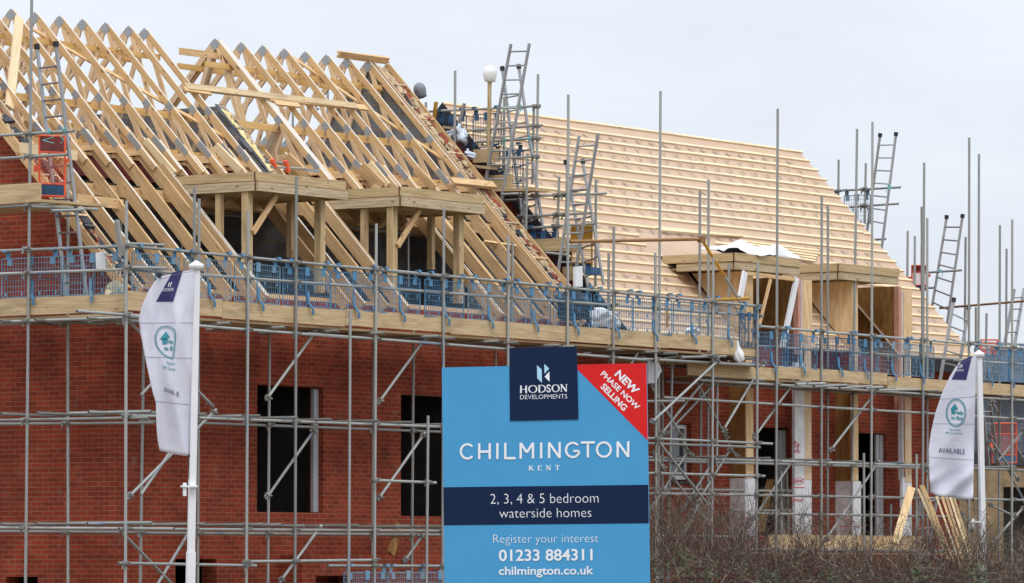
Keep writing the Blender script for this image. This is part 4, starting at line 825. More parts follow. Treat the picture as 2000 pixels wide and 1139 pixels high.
# ------------------------------------------------------------------ ladder gates
def gate(label, x0, y0, x1, y1, pl, frame='orange', panel=True, skew=0, group='ladder safety gates'):
    a, b_, c, d = at(x0, y0, pl), at(x1, y0 + skew, pl), at(x0, y1, pl), at(x1, y1 + skew, pl)
    t = thing('ladder_gate', label, 'safety gate', (c + d) / 2, group); MT.setdefault('darkred', simple('smoked_red_panel', (.16, .03, .025), .4, 0, .3, 8)); u = (b_ - a).normalized(); nrm = u.cross(V((0, 0, 1)))
    mb = MB(); r = .017
    for p, q in ((a, b_), (c, d), (a, c), (b_, d)): mb.tube(p, q, r, 8, False)
    f = .27; mb.tube(a + (c - a) * f, b_ + (d - b_) * f, r * .8, 8, False); mb.tube(a + (c - a) * .8, b_ + (d - b_) * .8, r * .8, 8, False)
    e = a + (c - a) * .55; mb.beam(e - u * .10, e, nrm, .03, .10); e = b_ + (d - b_) * .4; mb.beam(e, e + u * .08, nrm, .03, .06)
    mb.build('frame', frame, t)
    mb = MB(); n = 12
    for i in range(1, n): mb.beam(a + (b_ - a) * (i / n) + (c - a) * f, c + (d - c) * (i / n), nrm, .005, .005)
    for i in range(1, 16): k = f + (1 - f) * i / 16; mb.beam(a + (c - a) * k, b_ + (d - b_) * k, nrm, .005, .005)
    mb.build('mesh_infill', frame, t)
    if panel:
        mb = MB(); g_ = .02; p = [a + u * .02, b_ - u * .02, b_ - u * .02 + (d - b_) * f, a + u * .02 + (c - a) * f]; mb.prism(p, nrm * .004); mb.build('sign_panel', 'darkred' if frame == 'orange' else frame, t, True)
        mb = MB(); a2 = a + (c - a) * .05 - nrm * .004; w2 = b_ - a; h2 = (c - a) * f
        mb.prism([a2 + w2 * .12 + h2 * .82, a2 + w2 * .3 + h2 * .35, a2 + w2 * .5 + h2 * .55, a2 + w2 * .72 + h2 * .2, a2 + w2 * .9 + h2 * .8], nrm * -.003); mb.build('warning_print', 'black', t, True)
    mb = MB(); mb.prism([a + u * .02 + (c - a) * .8, b_ - u * .02 + (d - b_) * .8, d - u * .02, c + u * .02], nrm * .004); mb.build('kick_plate', 'darkblue' if panel else 'orange', t, True)
    return t
gate('red ladder gate with a dark lower plate at the left edge', 77, 265, 127, 382, ('x', -1.2), skew=2)
gate('red ladder gate above the far verge of the battened roof', 1781, 519, 1810, 567, ('x', 28.1))
gate('rusty yellow ladder gate with a mesh infill between the roofs', 1116, 444, 1156, 533, ('x', 13.7), 'yellowrust', skew=-2)
gate('red ladder gate before the grey tiled wall at the right', 1938, 827, 1985, 904, ('y', 1.0))
gate('red ladder gate mostly hidden behind the right flagpole cap', 1916, 664, 1948, 690, ('y', 1.3), panel=False)

# ------------------------------------------------------------------ helmets put over tube ends
def helmet(label, px, py, pl, m, tilt, w_=.27):
    c = at(px, py, pl); t = thing('safety_helmet', label, 'helmet', c, 'helmets put over pole ends'); t.location = (0, 0, 0)
    R = Matrix.Rotation(tilt, 3, FWH); a = w_ / 2
    mb = MB(); n1, n2 = 20, 10; rows = []
    for j in range(n2 + 1):
        ph = math.pi / 2 * j / n2
        rows.append(mb.add([c + R @ V((a * math.cos(ph) ** .8 * math.cos(th_), a * 1.0 * math.cos(ph) ** .8 * math.sin(th_), a * 1.15 * math.sin(ph) * (1 + .05 * (abs(math.cos(th_)) < .18)))) for th_ in [2 * math.pi * i / n1 for i in range(n1)]]))
    lows = [mb.add([c + R @ V((a * f * math.cos(th_), a * f * math.sin(th_), z_)) for th_ in [2 * math.pi * i / n1 for i in range(n1)]]) for f, z_ in ((.42, -.155), (.66, -.145), (.80, -.115), (.93, -.06))]
    rows = lows + rows
    for r0, r1 in zip(rows, rows[1:]):
        for i in range(n1): mb.face((r0 + i, r0 + (i + 1) % n1, r1 + (i + 1) % n1, r1 + i), None, True)
    mb.build('shell', m, t)
    mb = MB(); k = mb.add([c + R @ V((a * s * math.cos(q_), a * s * math.sin(q_) * (1.0), -.118 + (-.02 if s > .9 else 0))) for s in (.76, .93) for q_ in [-1.2 + 2.4 * i / 10 for i in range(11)]])
    for i in range(10): mb.face((k + i, k + 11 + i, k + 12 + i, k + i + 1))
    mb.build('peak', m, t)
    return t
helmet('white safety helmet on a timber post by the ridge', 957, 144, ('x', 13.5), 'helmwhite', 0.05, .255)
helmet('dark grey safety helmet on a post behind the truss roof verge', 820, 176, ('x', 13.6), 'helmgrey', -.25, .235)
t = thing('timber_post', 'weathered timber post carrying the white helmet', 'post', at(956, 322, ('x', 13.5))); mb = MB(); mb.beam(at(956.5, 140, ('x', 13.5)), at(955, 322, ('x', 13.5)), (0, 1, 0), .055, .05); mb.build('shaft', 'treated', t)
t = thing('helmet_pole', 'grey pole carrying the dark helmet', 'pole', at(816, 260, ('x', 13.6))); mb = MB(); mb.tube(at(817, 180, ('x', 13.6)), at(816, 300, ('x', 13.6))); mb.build('shaft', 'steel', t)

# ------------------------------------------------------------------ loose timber and rubble on the roofs
def loose(name, label, cat, p, q, side, ws, wd, m='truss', group=None):
    mb = MB(); mb.beam(p, q, side, ws, wd); return tag(mb.build(name, m), label, cat, group)
F1 = 0.0
def onA(px, py, h): return atp(px, py, V((0, RY, RZ)) + DN * h, DN)
loose('plank', 'long pale plank lying across the rafters right of the quadruple truss', 'plank', onA(362, 169, .03), onA(695, 208, .03), DN, .045, .15, 'board', 'planks lying on the trusses')
loose('plank', 'second long plank under the first on the bare rafters', 'plank', onA(524, 192, .022), onA(716, 211, .022), DN, .036, .13, 'truss', 'planks lying on the trusses')
loose('plank', 'short plank end under the left end of the long pale plank', 'plank', onA(360, 174, .02), onA(410, 182, .02), DN, .036, .11, 'truss', 'planks lying on the trusses')
loose('plank', 'short plank under the long planks above the middle of the trusses', 'plank', onA(537, 201, .02), onA(584, 206, .02), DN, .036, .11, 'truss', 'planks lying on the trusses')
loose('plank', 'timber sticking out left from the head of the quadruple truss', 'plank', at(351, 100, ('y', RY - .05)), at(432, 110, ('y', RY - .05)), (0, 1, 0), .035, .115)
loose('ridge_capping', 'short timber capping on the ridge at the right end of the trusses', 'board', at(661, 106, ('y', RY - .05)), at(757, 119, ('y', RY - .05)), (0, 1, .7), .04, .13)
loose('ridge_capping', 'back board of the ridge capping at the right end of the trusses', 'board', at(662, 106, ('y', RY + .08)), at(757, 117, ('y', RY + .08)), (0, 1, -.7), .04, .13)
loose('plank', 'wide plank leaning upright inside the trusses at the left', 'plank', at(38, 35, ('y', 3.4)), at(18, 210, ('y', 2.6)), (1, 0, 0), .16, .04, 'batten')
loose('plank', 'short plank resting on the verge right of the middle dormer', 'plank', onA(882, 354, .10), onA(965, 362, .10), DN, .06, .16, 'rafter')
loose('timber_offcut', 'double timber offcut lying above the left part of the trusses', 'timber', onA(284, 275, .01), onA(340, 340, .01), (1, 0, 0), .05, .12, 'batten', 'loose rafters')
loose('timber_offcut', 'pale timber offcut lying just above the left dormer roof', 'timber', onA(420, 285, .02), onA(470, 335, .02), (1, 0, 0), .05, .14, 'batten', 'loose rafters')
loose('timber_offcut', 'timber offcut with sawn end above the right of the left dormer', 'timber', onA(560, 305, .05), onA(600, 345, .05), (1, 0, 0), .06, .16, 'rafter', 'loose rafters')
loose('timber_offcut', 'timber offcut above the left end of the middle dormer', 'timber', onA(705, 325, .03), onA(745, 365, .03), (1, 0, 0), .05, .2, 'rafter', 'loose rafters')
loose('timber_offcut', 'thin timber offcut above the middle dormer roof', 'timber', onA(722, 318, .03), onA(758, 362, .03), (1, 0, 0), .04, .1, 'batten', 'loose rafters')
loose('timber_offcut', 'timber offcut above the right end of the middle dormer', 'timber', onA(812, 330, .03), onA(848, 368, .03), (1, 0, 0), .05, .14, 'rafter', 'loose rafters')
loose('plank', 'pale board across the rafters under the left platform', 'plank', at(40, 288, ('y', 1.2)), at(150, 304, ('y', 1.2)), (0, 1, 0), .03, .16, 'batten')
loose('plank', 'flat board lying between the left rafters near the eaves', 'plank', at(150, 388, ('y', 1.0)), at(240, 400, ('y', 1.0)), (0, 1, 0), .03, .16, 'truss')
for (x1, y1, x2, y2, lb) in ((944, 470, 1010, 478, 'noggin between the right rafters above the mesh guards'),): loose('noggin', lb, 'timber', onA(944, 474, -.08), onA(1006, 483, -.08), DN, .1, .04)
loose('pipe_offcut', 'two grey gutter offcuts leaning on the corner post', 'pipe', at(228, 430, ('y', -1.3)), at(238, 500, ('y', -1.3)), (0, 1, 0), .07, .05, 'steel')
# mason tools on the left dormer roof
def sawhorse():
    t = thing('clamp_tool', 'metal trestle with two orange handles on the left dormer roof', 'tool', at(560, 335, ('y', .7)))
    mb = MB(); mb.tube(at(530, 326, ('y', .7)), at(598, 330, ('y', .7)), .02, 8, False); mb.tube(at(520, 316, ('y', .9)), at(560, 320, ('y', .9)), .03, 8, False); mb.build('bar', 'clamp', t)
    mb = MB(); mb.beam(at(531, 311, ('y', .7)), at(538, 328, ('y', .7)), (1, 0, 0), .05, .07); mb.build('handle', 'orange', t)
    mb = MB(); mb.beam(at(557, 314, ('y', .7)), at(563, 336, ('y', .7)), (1, 0, 0), .05, .07); mb.build('handle', 'orange', t)
sawhorse()
tag(MB().beam(at(600, 333, ('y', .6)), at(622, 334, ('y', .6)), (0, 1, 0), .05, .05).build('pipe_offcut', 'steel'), 'short grey pipe lying at the right of the left dormer roof', 'pipe')
# yellow spirit level and metal prop near the ridge
loose('spirit_level', 'yellow spirit level standing by the ridge of the felted roof', 'level', at(852, 199, ('x', 13.4)), at(845, 252, ('x', 13.4)), (1, 0, 0), .03, .07, 'yellowrust')
loose('metal_prop', 'thin grey metal prop leaning beside the ridge mesh guard', 'prop', at(907, 202, ('x', 13.3)), at(890, 275, ('x', 13.3)), (1, 0, 0), .04, .05, 'ladder')
# crumpled sheets
def crumple(name, label, cat, pts, m, thick=.12, seed=1, n=9):
    """soft crumpled sheet over a corner quad (four 3-D corners), bulged by noise"""
    rnd = random.Random(seed); a, b_, c, d = [V(p) for p in pts]; nrm = (b_ - a).cross(d - a).normalized()
    if nrm.dot(CAM - a) < 0: nrm = -nrm
    if abs(nrm.z) > .6 and nrm.z < 0: nrm = -nrm
    ph = [rnd.random() * 6 for _ in range(8)]
    mb = MB(); idx = []
    for j in range(n + 1):
        for i in range(n + 1):
            u, v = i / n, j / n; p = (a * (1 - u) + b_ * u) * (1 - v) + (d * (1 - u) + c * u) * v
            h = abs(math.sin(u * 5 + ph[0] + 2 * math.sin(v * 4 + ph[1]))) * .8 + math.sin(v * 8 + ph[2] + 2 * math.sin(u * 6 + ph[3])) * .3 + rnd.uniform(-.12, .12)
            e = min(1, 4 * min(u, 1 - u, v, 1 - v) + .15) ; w_ = V((rnd.uniform(-1, 1), rnd.uniform(-1, 1), rnd.uniform(-1, 1))) * thick * .2
            idx.append(mb.add([p + nrm * (h * thick * e) + w_ + (d - a) * (.06 * math.sin(u * 7 + ph[4]) * (1 - v))]))
    for j in range(n):
        for i in range(n): k = j * (n + 1) + i; mb.face((idx[k], idx[k + 1], idx[k + n + 2], idx[k + n + 1]), None, True)
    o = mb.build(name, m); ss = o.modifiers.new('soft', 'SUBSURF'); ss.levels = ss.render_levels = 1; md = o.modifiers.new('thick', 'SOLIDIFY'); md.thickness = .006
    return tag(o, label, cat)
X1 = ('x', 13.2)
crumple('plastic_bag', 'white and blue plastic bag slumped against the ridge mesh guard', 'bag', [at(898, 240, X1), at(916, 262, X1), at(912, 285, X1), at(892, 275, X1)], 'bag', .2, 3)
crumple('plastic_bag', 'smaller crumpled white bag lower down beside the verge', 'bag', [at(912, 290, X1), at(932, 305, X1), at(922, 312, X1), at(908, 308, X1)], 'bag', .15, 5)
crumple('plastic_bag', 'pale plastic scrap behind the verge near the ridge', 'bag', [at(873, 256, X1), at(888, 254, X1), at(888, 268, X1), at(882, 270, X1)], 'bag', .1, 6)
YT = ('y', -.2)
crumple('tarpaulin', 'crumpled white sheet lying on the left ply dormer roof', 'sheet', [V((17.75, -.50, 8.0)), V((19.70, -.54, 7.98)), V((19.9, .25, 8.04)), V((17.7, .50, 8.12))], 'sheet', .26, 11, 12)
def blob(name, label, cat, c, prof, m, squash=.6, jit=.12, seed=1, lean=0.0):
    rnd = random.Random(seed); mb = MB(); n = 18; rows = []; ph = [rnd.random() * 6 for _ in range(4)]
    for z, r in prof:
        rows.append(mb.add([c + V((0, 0, z)) + RT * (r * math.cos(a) * (1 + jit * math.sin(3 * a + ph[0] + z * 30) + jit * rnd.uniform(-.6, .6)) + lean * z) - FWH * (r * squash * math.sin(a) * (1 + jit * math.sin(4 * a + ph[1] - z * 22))) for a in [2 * math.pi * i / n for i in range(n)]]))
    for r0, r1 in zip(rows, rows[1:]):
        for i in range(n): mb.face((r0 + i, r0 + (i + 1) % n, r1 + (i + 1) % n, r1 + i), None, True)
    o = mb.build(name, m); s_ = o.modifiers.new('soft', 'SUBSURF'); s_.levels = s_.render_levels = 1; return tag(o, label, cat)
blob('rag', 'white rag tied to the end of the upper walkway guard', 'rag', at(1445, 708, ('y', -1.58)), ((0, .01), (.015, .05), (.07, .10), (.16, .085), (.22, .055), (.30, .025), (.37, .022), (.39, .005)), 'sheet', .5, .38, 8, -.1)
blob('sandbag', 'cream bag on the walkway behind the left toe board', 'bag', at(225, 592, ('y', -1.0)), ((0, .05), (.02, .15), (.12, .18), (.22, .165), (.29, .12), (.33, .06), (.34, .005)), 'sack', .7, .07, 9)
crumple('plastic_sheet', 'white sheet behind the mesh below the rusty boom', 'sheet', [at(1150, 600, ('y', -.9)), at(1205, 610, ('y', -.9)), at(1210, 640, ('y', -.9)), at(1155, 636, ('y', -.9))], 'sheet', .15, 13)
crumple('plastic_sheet', 'white sheet in a heap behind the sagging grey guard', 'sheet', [at(1338, 640, ('y', -.9)), at(1362, 638, ('y', -.9)), at(1366, 652, ('y', -.9)), at(1336, 652, ('y', -.9))], 'sheet', .12, 14)
tag(MB().prism([at(187, 494, ('y', -.9)), at(206, 491, ('y', -.9)), at(207, 525, ('y', -.9)), at(188, 525, ('y', -.9))], (0, .004, 0)).build('notice', 'sheet', None, True), 'white notice sheet behind the left mesh guard', 'notice')
tag(MB().prism([at(1124, 522, ('y', -.6)), at(1138, 520, ('y', -.6)), at(1138, 560, ('y', -.6)), at(1124, 560, ('y', -.6))], (.0, .05, 0)).build('panel_offcut', 'pvc', None, True), 'white plastic offcut standing below the yellow ladder gate', 'offcut')
crumple('rubble_bag', 'black rubble bag slumped behind the guards at the foot of the verge', 'bag', [at(1080, 575, ('y', -.8)), at(1125, 560, ('y', -.8)), at(1180, 625, ('y', -.8)), at(1090, 625, ('y', -.8))], 'dark', .15, 15)
tag(MB().box(at(1143, 522, ('x', 13.2)), at(1155, 536, ('x', 13.2)) + V((.3, 0, 0))).build('bucket', 'darkblue'), 'dark bucket below the yellow ladder gate', 'bucket')
def onB(px, py, h): return atp(px, py, V((0, BY, BZ)) + DB * h, DB)
# bundle of battens on the felted roof
for k, lb in enumerate(('topmost', 'second', 'third', 'fourth', 'lowest')):
    loose('roof_batten', lb + ' loose batten in the stack lying above the two ply dormers', 'batten', onB(1450 + 3 * k, 471 + 5 * k, .06), onB(1600 - 2 * k, 490 + 5 * k, .06), (0, 1, TB), .05, .03, 'batten', 'loose battens above the dormers')
loose('roof_batten', 'loose batten left of the rusty boom tip on the membrane', 'batten', onB(1290, 449, .06), onB(1450, 461, .06), (0, 1, TB), .05, .03, 'batten', 'loose battens above the dormers')
# rusty boom with yellow arm
J = ('y', -.75)
t = thing('hoist_frame', 'rusty steel boom with a bent yellow arm in front of the felted roof', 'hoist', at(1450, 700, J))
mb = MB(); mb.tube(at(1112, 472, J), at(1370, 467, J), .032); mb.build('boom', 'rusty', t)
mb = MB(); mb.tube(at(1370, 467, J), at(1415, 540, J), .028); mb.build('arm', 'yellowrust', t)
mb = MB(); mb.tube(at(1415, 540, J), at(1452, 600, J), .028); mb.tube(at(1430, 585, J), at(1458, 650, J), .02); mb.build('lower_arm', 'ladder', t)
mb = MB(); mb.tube(at(1358, 587, J), at(1462, 583, J), .03); mb.tube(at(1303, 590, J), at(1303, 640, J), .028); mb.build('cross_bar', 'yellowrust', t)
mb = MB(); mb.box(at(1367, 462, J) - V((.03, .04, .0)), at(1373, 474, J) + V((.03, .04, 0))); mb.build('hinge', 'rusty', t)
# white window frame leaning in the left ply dormer
F_ = ('y', -.62)
t = thing('window_frame', 'white window frame with a timber head leaning in the left ply dormer', 'window frame', at(1500, 660, F_))
MB().beam(at(1455, 531, F_), at(1446, 580, F_), (0, 1, 0), .05, .13).build('stile', 'pvc', t); MB().beam(at(1556, 543, F_), at(1528, 680, F_), (0, 1, 0), .05, .13).build('stile', 'pvc', t); MB().beam(at(1460, 534, F_), at(1553, 546, F_), (0, 1, 0), .04, .07).build('head', 'truss', t)
loose('timber_strut', 'thin timber strut leaning inside the white window frame', 'strut', at(1505, 545, ('y', -.66)), at(1482, 640, ('y', -.66)), (0, 1, 0), .03, .07, 'truss')
# leaning timbers right of the bays
GRPT = 'timbers leaning against the right scaffold'
for k, (x1, y1, x2, y2, ws, lb, mm) in enumerate(((1780, 953, 1748, 1062, .15, 'wide pale plank leaning left beside the right bay', 'ply'), (1754, 1035, 1788, 1139, .05, 'barky stick leaning low in the hedge', 'treated'), (1793, 955, 1852, 1092, .045, 'leftmost thin batten of the leaning timbers', 'batten'), (1798, 948, 1858, 1100, .05, 'dark edged batten second of the leaning timbers', 'treated'), (1803, 949, 1868, 1110, .05, 'stout batten third of the leaning timbers', 'truss'),
        (1829, 970, 1878, 1110, .04, 'batten left below the foot of the right banner', 'batten'), (1840, 970, 1888, 1115, .05, 'batten under the middle of the right banner', 'truss'), (1848, 970, 1895, 1120, .045, 'greyish batten under the right banner', 'treated'), (1856, 972, 1898, 1100, .045, 'pale batten right of the greyish one under the banner', 'batten'), (1863, 973, 1900, 1090, .05, 'rightmost leaning timber by the right flagpole', 'treated'))):
    loose('leaning_timber', lb, 'timber', at(x1, y1, ('y', -1.32)), at(x2, y2, ('y', -1.75 if y2 < 1100 else -1.9)), FWH, .04 if ws < .1 else .05, ws, mm, GRPT)
for k, (x1, x2, lb) in enumerate(((1500, 1478, 'left board'), (1505, 1484, 'middle board'), (1510, 1490, 'right board'))): loose('stacked_board', lb + ' of the stack leaning in the left doorway of the right house', 'board', at(x1, 938, ('y', .2)), at(x2, 1040, ('y', .05)), FWH, .06, .05, 'plyside', 'boards leaning in the doorway')
loose('plank', 'short plank leaning above the porch left of the blue sign', 'plank', at(779, 1024, ('y', -.3)), at(764, 1083, ('y', -.38)), (0, 1, 0), .04, .17, 'plyside')
# ropes lashing ladders
def lash(label, px, py, pl, r=.05):
    c = at(px, py, pl); mb = MB(); rnd = random.Random(px)
    pts = [c + V((rnd.uniform(-r, r), rnd.uniform(-r, r), rnd.uniform(-r, r))) for _ in range(12)]
    pts += [c + V((rnd.uniform(-.05, .05), rnd.uniform(-.1, .1), -.05 - .05 * i)) for i in range(4)]
    mb.path(pts, .006, 5); tag(mb.build('rope_lashing', 'rope'), label, 'rope', 'rope lashings')
for a in (('turquoise rope on the left stile of the left ladder', 95, 255, ('x', -1.5)), ('turquoise rope on the right stile of the left ladder', 124, 254, ('x', -1.5)), ('turquoise rope at the rail by the tallest ladder', 975, 211, ('x', 13.4)), ('turquoise rope at the right stile of the tallest ladder', 1013, 209, ('x', 13.4)), ('loose turquoise rope hanging on the post behind the tallest ladder', 985, 275, ('x', 13.4)), ('turquoise rope on the mid rail of the dark ladder', 1034, 269, ('x', 13.4)), ('turquoise rope on the left stile of the blue stile ladder', 1110, 382, ('x', 13.4)), ('turquoise rope on the right stile of the blue stile ladder', 1148, 379, ('x', 13.4)), ('turquoise rope lower on the blue stile ladder', 1108, 433, ('x', 13.4)), ('rope tying the ladder that stands clear in the sky', 1836, 528, ('x', 27.8)), ('rope at the slim ladder above the far verge', 1737, 364, ('x', 27.6))): lash(*a)
# ------------------------------------------------------------------ lettering
def text2d(body, off=0.0, spacing=1.0):
    cu = bpy.data.curves.new('t', 'FONT'); cu.body = body; cu.size = 1; cu.offset = off; cu.space_character = spacing; cu.resolution_u = 4
    ob = bpy.data.objects.new('t', cu); C.objects.link(ob); dg = bpy.context.evaluated_depsgraph_get(); dg.update()
    me = bpy.data.meshes.new_from_object(ob.evaluated_get(dg)); bpy.data.objects.remove(ob)
    v = [(p.co.x, p.co.y) for p in me.vertices]; f = [tuple(p.vertices) for p in me.polygons]; bpy.data.meshes.remove(me); bpy.data.curves.remove(cu)
    x0 = min(p[0] for p in v); x1 = max(p[0] for p in v); y1 = max(p[1] for p in v)
    return [((a - x0) / (x1 - x0), b_ / y1) for a, b_ in v], f
def put_text(body, bl, br, tl, to3d, parent, material, off=0.0, spacing=1.0):
    v, f = text2d(body, off, spacing); mb = MB()
    mb.add([to3d(bl[0] + (br[0] - bl[0]) * u + (tl[0] - bl[0]) * w_, bl[1] + (br[1] - bl[1]) * u + (tl[1] - bl[1]) * w_) for u, w_ in v])
    for q in f: mb.face(q)
    return mb.build('lettering', material, parent)
def ribbons(mb, lines, to3d):
    """lines: (polyline in px, half width px); every piece a little proud of the last so none coincide"""
    for k, (pts, hw) in enumerate(lines):
        for j, (a, b_) in enumerate(zip(pts, pts[1:])):
            a = V((*a, 0)); b_ = V((*b_, 0)); d = b_ - a
            if d.length < 1e-6: continue
            s_ = V((-d.y, d.x, 0)).normalized() * hw; e = .0001 * ((k * 7 + j) % 40)
            mb.quad(*[to3d(p.x, p.y, e) for p in (a - s_, b_ - s_, b_ + s_, a + s_)])
# ------------------------------------------------------------------ the big sign
PHI = math.radians(24.9); SDIR = RT * math.cos(PHI) - FWH * math.sin(PHI); SN = SDIR.cross(V((0, 0, 1))); SN = SN if SN.dot(CAM - dep(1066, 900, 56)) > 0 else -SN
S0 = dep(1066, 900, 56)
def sg(px, py, e=0.0, base=.002): return atp(px, py, S0 + SN * (base + e), SN)
def poly(parent, name, m, pts, base=0.0, th=.0015):
    p = [atp(x, y, S0 + SN * base, SN) for x, y in pts]; mb = MB(); mb.prism(p, SN * -th); return mb.build(name, m, parent, True)
SG = thing('sign_board', 'large light blue sales board with a navy logo square and a red corner', 'sign', S0 - V((0, 0, S0.z)))
def lower(a, b_, y): t = (y - a[1]) / (b_[1] - a[1]); return (a[0] + (b_[0] - a[0]) * t, y)
BLx = lower((863, 718), (868, 1139), 1330); BRx = lower((1262.5, 709.5), (1268.5, 1139), 1330)
poly(SG, 'panel', 'signblue', [(863, 718), (1262.5, 709.5), BRx, BLx], 0, .02)
poly(SG, 'logo_square', 'signnavy', [(994.5, 680), (1126, 677), (1129, 819), (996, 822)], .012, .0105)
poly(SG, 'corner_flash', 'signred', [(1128, 712.3), (1262.5, 709.5), (1264.8, 860), (1128, 722)], .004, .0035)
poly(SG, 'band', 'signnavy', [(865.8, 951.8), (1266, 947), (1267, 1022), (866.7, 1026)], .004, .0035)
poly(SG, 'seam', 'black', [(866, 990.2), (1266.5, 986.6), (1266.5, 986.9), (866, 990.5)], .0046, .0004)
for px in (930, 1200):
    p = atp(px, 760, S0 - SN * .08, SN); mb = MB(); mb.box((p.x - .05, p.y - .05, .0), (p.x + .05, p.y + .05, p.z)); mb.build('post', 'treated', SG)
Z1 = lambda x, y: (850 + x * .2203, 660 + y * .2203)
poly(SG, 'logo_mark', 'signpale', [Z1(902, 243), Z1(944, 280), Z1(946, 398), Z1(905, 360)], .0135, .001)
poly(SG, 'logo_mark', 'signpale', [Z1(967, 231), Z1(1010, 272), Z1(969, 318)], .0135, .001)
poly(SG, 'logo_mark', 'signwhite', [Z1(1012, 298), Z1(1013, 388), Z1(970, 345)], .0135, .001)
def sl(body, bl, br, tl, off, base=.006, spacing=1.0, m='signwhite'): put_text(body, bl, br, tl, lambda x, y: sg(x, y, 0, base), SG, m, off, spacing)
sl('DEVELOPMENTS', (1016, 780), (1108, 778.2), (1015.8, 771.6), -.008, .0135)
sl('2, 3, 4 & 5 bedroom', (958, 984.2), (1169, 981.8), (957.6, 965), -.016)
sl('waterside homes', (975.5, 1011.6), (1155, 1010), (975.2, 993.4), -.016)
sl('Register your interest', (963.5, 1060.7), (1168.5, 1059.2), (963.2, 1044.5), -.018)
sl('01233 884311', (974.5, 1095.6), (1157.5, 1094), (974.2, 1073.6), .018)
sl('chilmington.co.uk', (974.5, 1122.8), (1159, 1121.6), (974.2, 1106.8), .016)
sl('NEW', Z1(1588, 327), Z1(1768, 503), Z1(1638, 281), .034)
sl('PHASE NOW', Z1(1464, 325), Z1(1786, 640), Z1(1498, 290), .022)
sl('SELLING', Z1(1464, 438), Z1(1670, 650), Z1(1503, 398), .026)
# CHILMINGTON in even strokes
def arc(cx, cy, rx, ry, a0, a1, n=22): return [(cx + rx * math.cos(math.radians(a0 + (a1 - a0) * i / n)), cy - ry * math.sin(math.radians(a0 + (a1 - a0) * i / n))) for i in range(n + 1)]
SH = {'H': lambda w: [[(0, 0), (0, 1)], [(w, 0), (w, 1)], [(0, .53), (w, .53)]], 'I': lambda w: [[(0, 0), (0, 1)]], 'L': lambda w: [[(0, 0), (0, 1)], [(-.07, .965), (w, .965)]],
      'M': lambda w: [[(0, 1), (0, 0)], [(0, .02), (w / 2, .62)], [(w / 2, .62), (w, .02)], [(w, 0), (w, 1)]], 'N': lambda w: [[(0, 1), (0, 0)], [(0, .03), (w, .97)], [(w, 1), (w, 0)]], 'T': lambda w: [[(0, .04), (w, .04)], [(w / 2, 0), (w / 2, 1)]]}
def yb(x): return 897.5 + (893 - 897.5) * (x - 897) / 332
lines = []; CHh = 31.0
def glyph(ch, x0, x1):
    if ch in SH:
        wn = (x1 - x0) / CHh
        for pl in SH[ch](wn): lines.append(([(x0 + a * CHh, yb(x0 + a * CHh) - CHh + b_ * CHh) for a, b_ in pl], 2.3))
    else:
        cx = (x0 + x1) / 2; rx = (x1 - x0) / 2; cy = yb(cx) - CHh / 2; ry = CHh / 2 - 1.5
        if ch == 'O': lines.append((arc(cx, cy, rx, ry, 0, 360, 36), 2.2))
        if ch == 'C': lines.append((arc(cx + 2, cy, rx + 1, ry, 42, 318), 2.2))
        if ch == 'G': lines.append((arc(cx + 1, cy, rx + 1, ry, 42, 348), 2.2)); lines.append(([(cx + 2, cy + 2), (x1 + 1, cy + 2)], 2.1))
for ch, a, b_ in (('C', 899, 923), ('H', 936, 956.5), ('I', 971.5, 971.5), ('L', 987, 1007), ('M', 1017, 1041), ('I', 1057, 1057), ('N', 1072.5, 1093), ('G', 1105.5, 1130), ('T', 1134.5, 1162), ('O', 1166, 1193), ('N', 1206.5, 1227)): glyph(ch, a, b_)
mb = MB(); ribbons(mb, lines, lambda x, y, e: sg(x, y, e, .006)); mb.build('lettering', 'signwhite', SG)
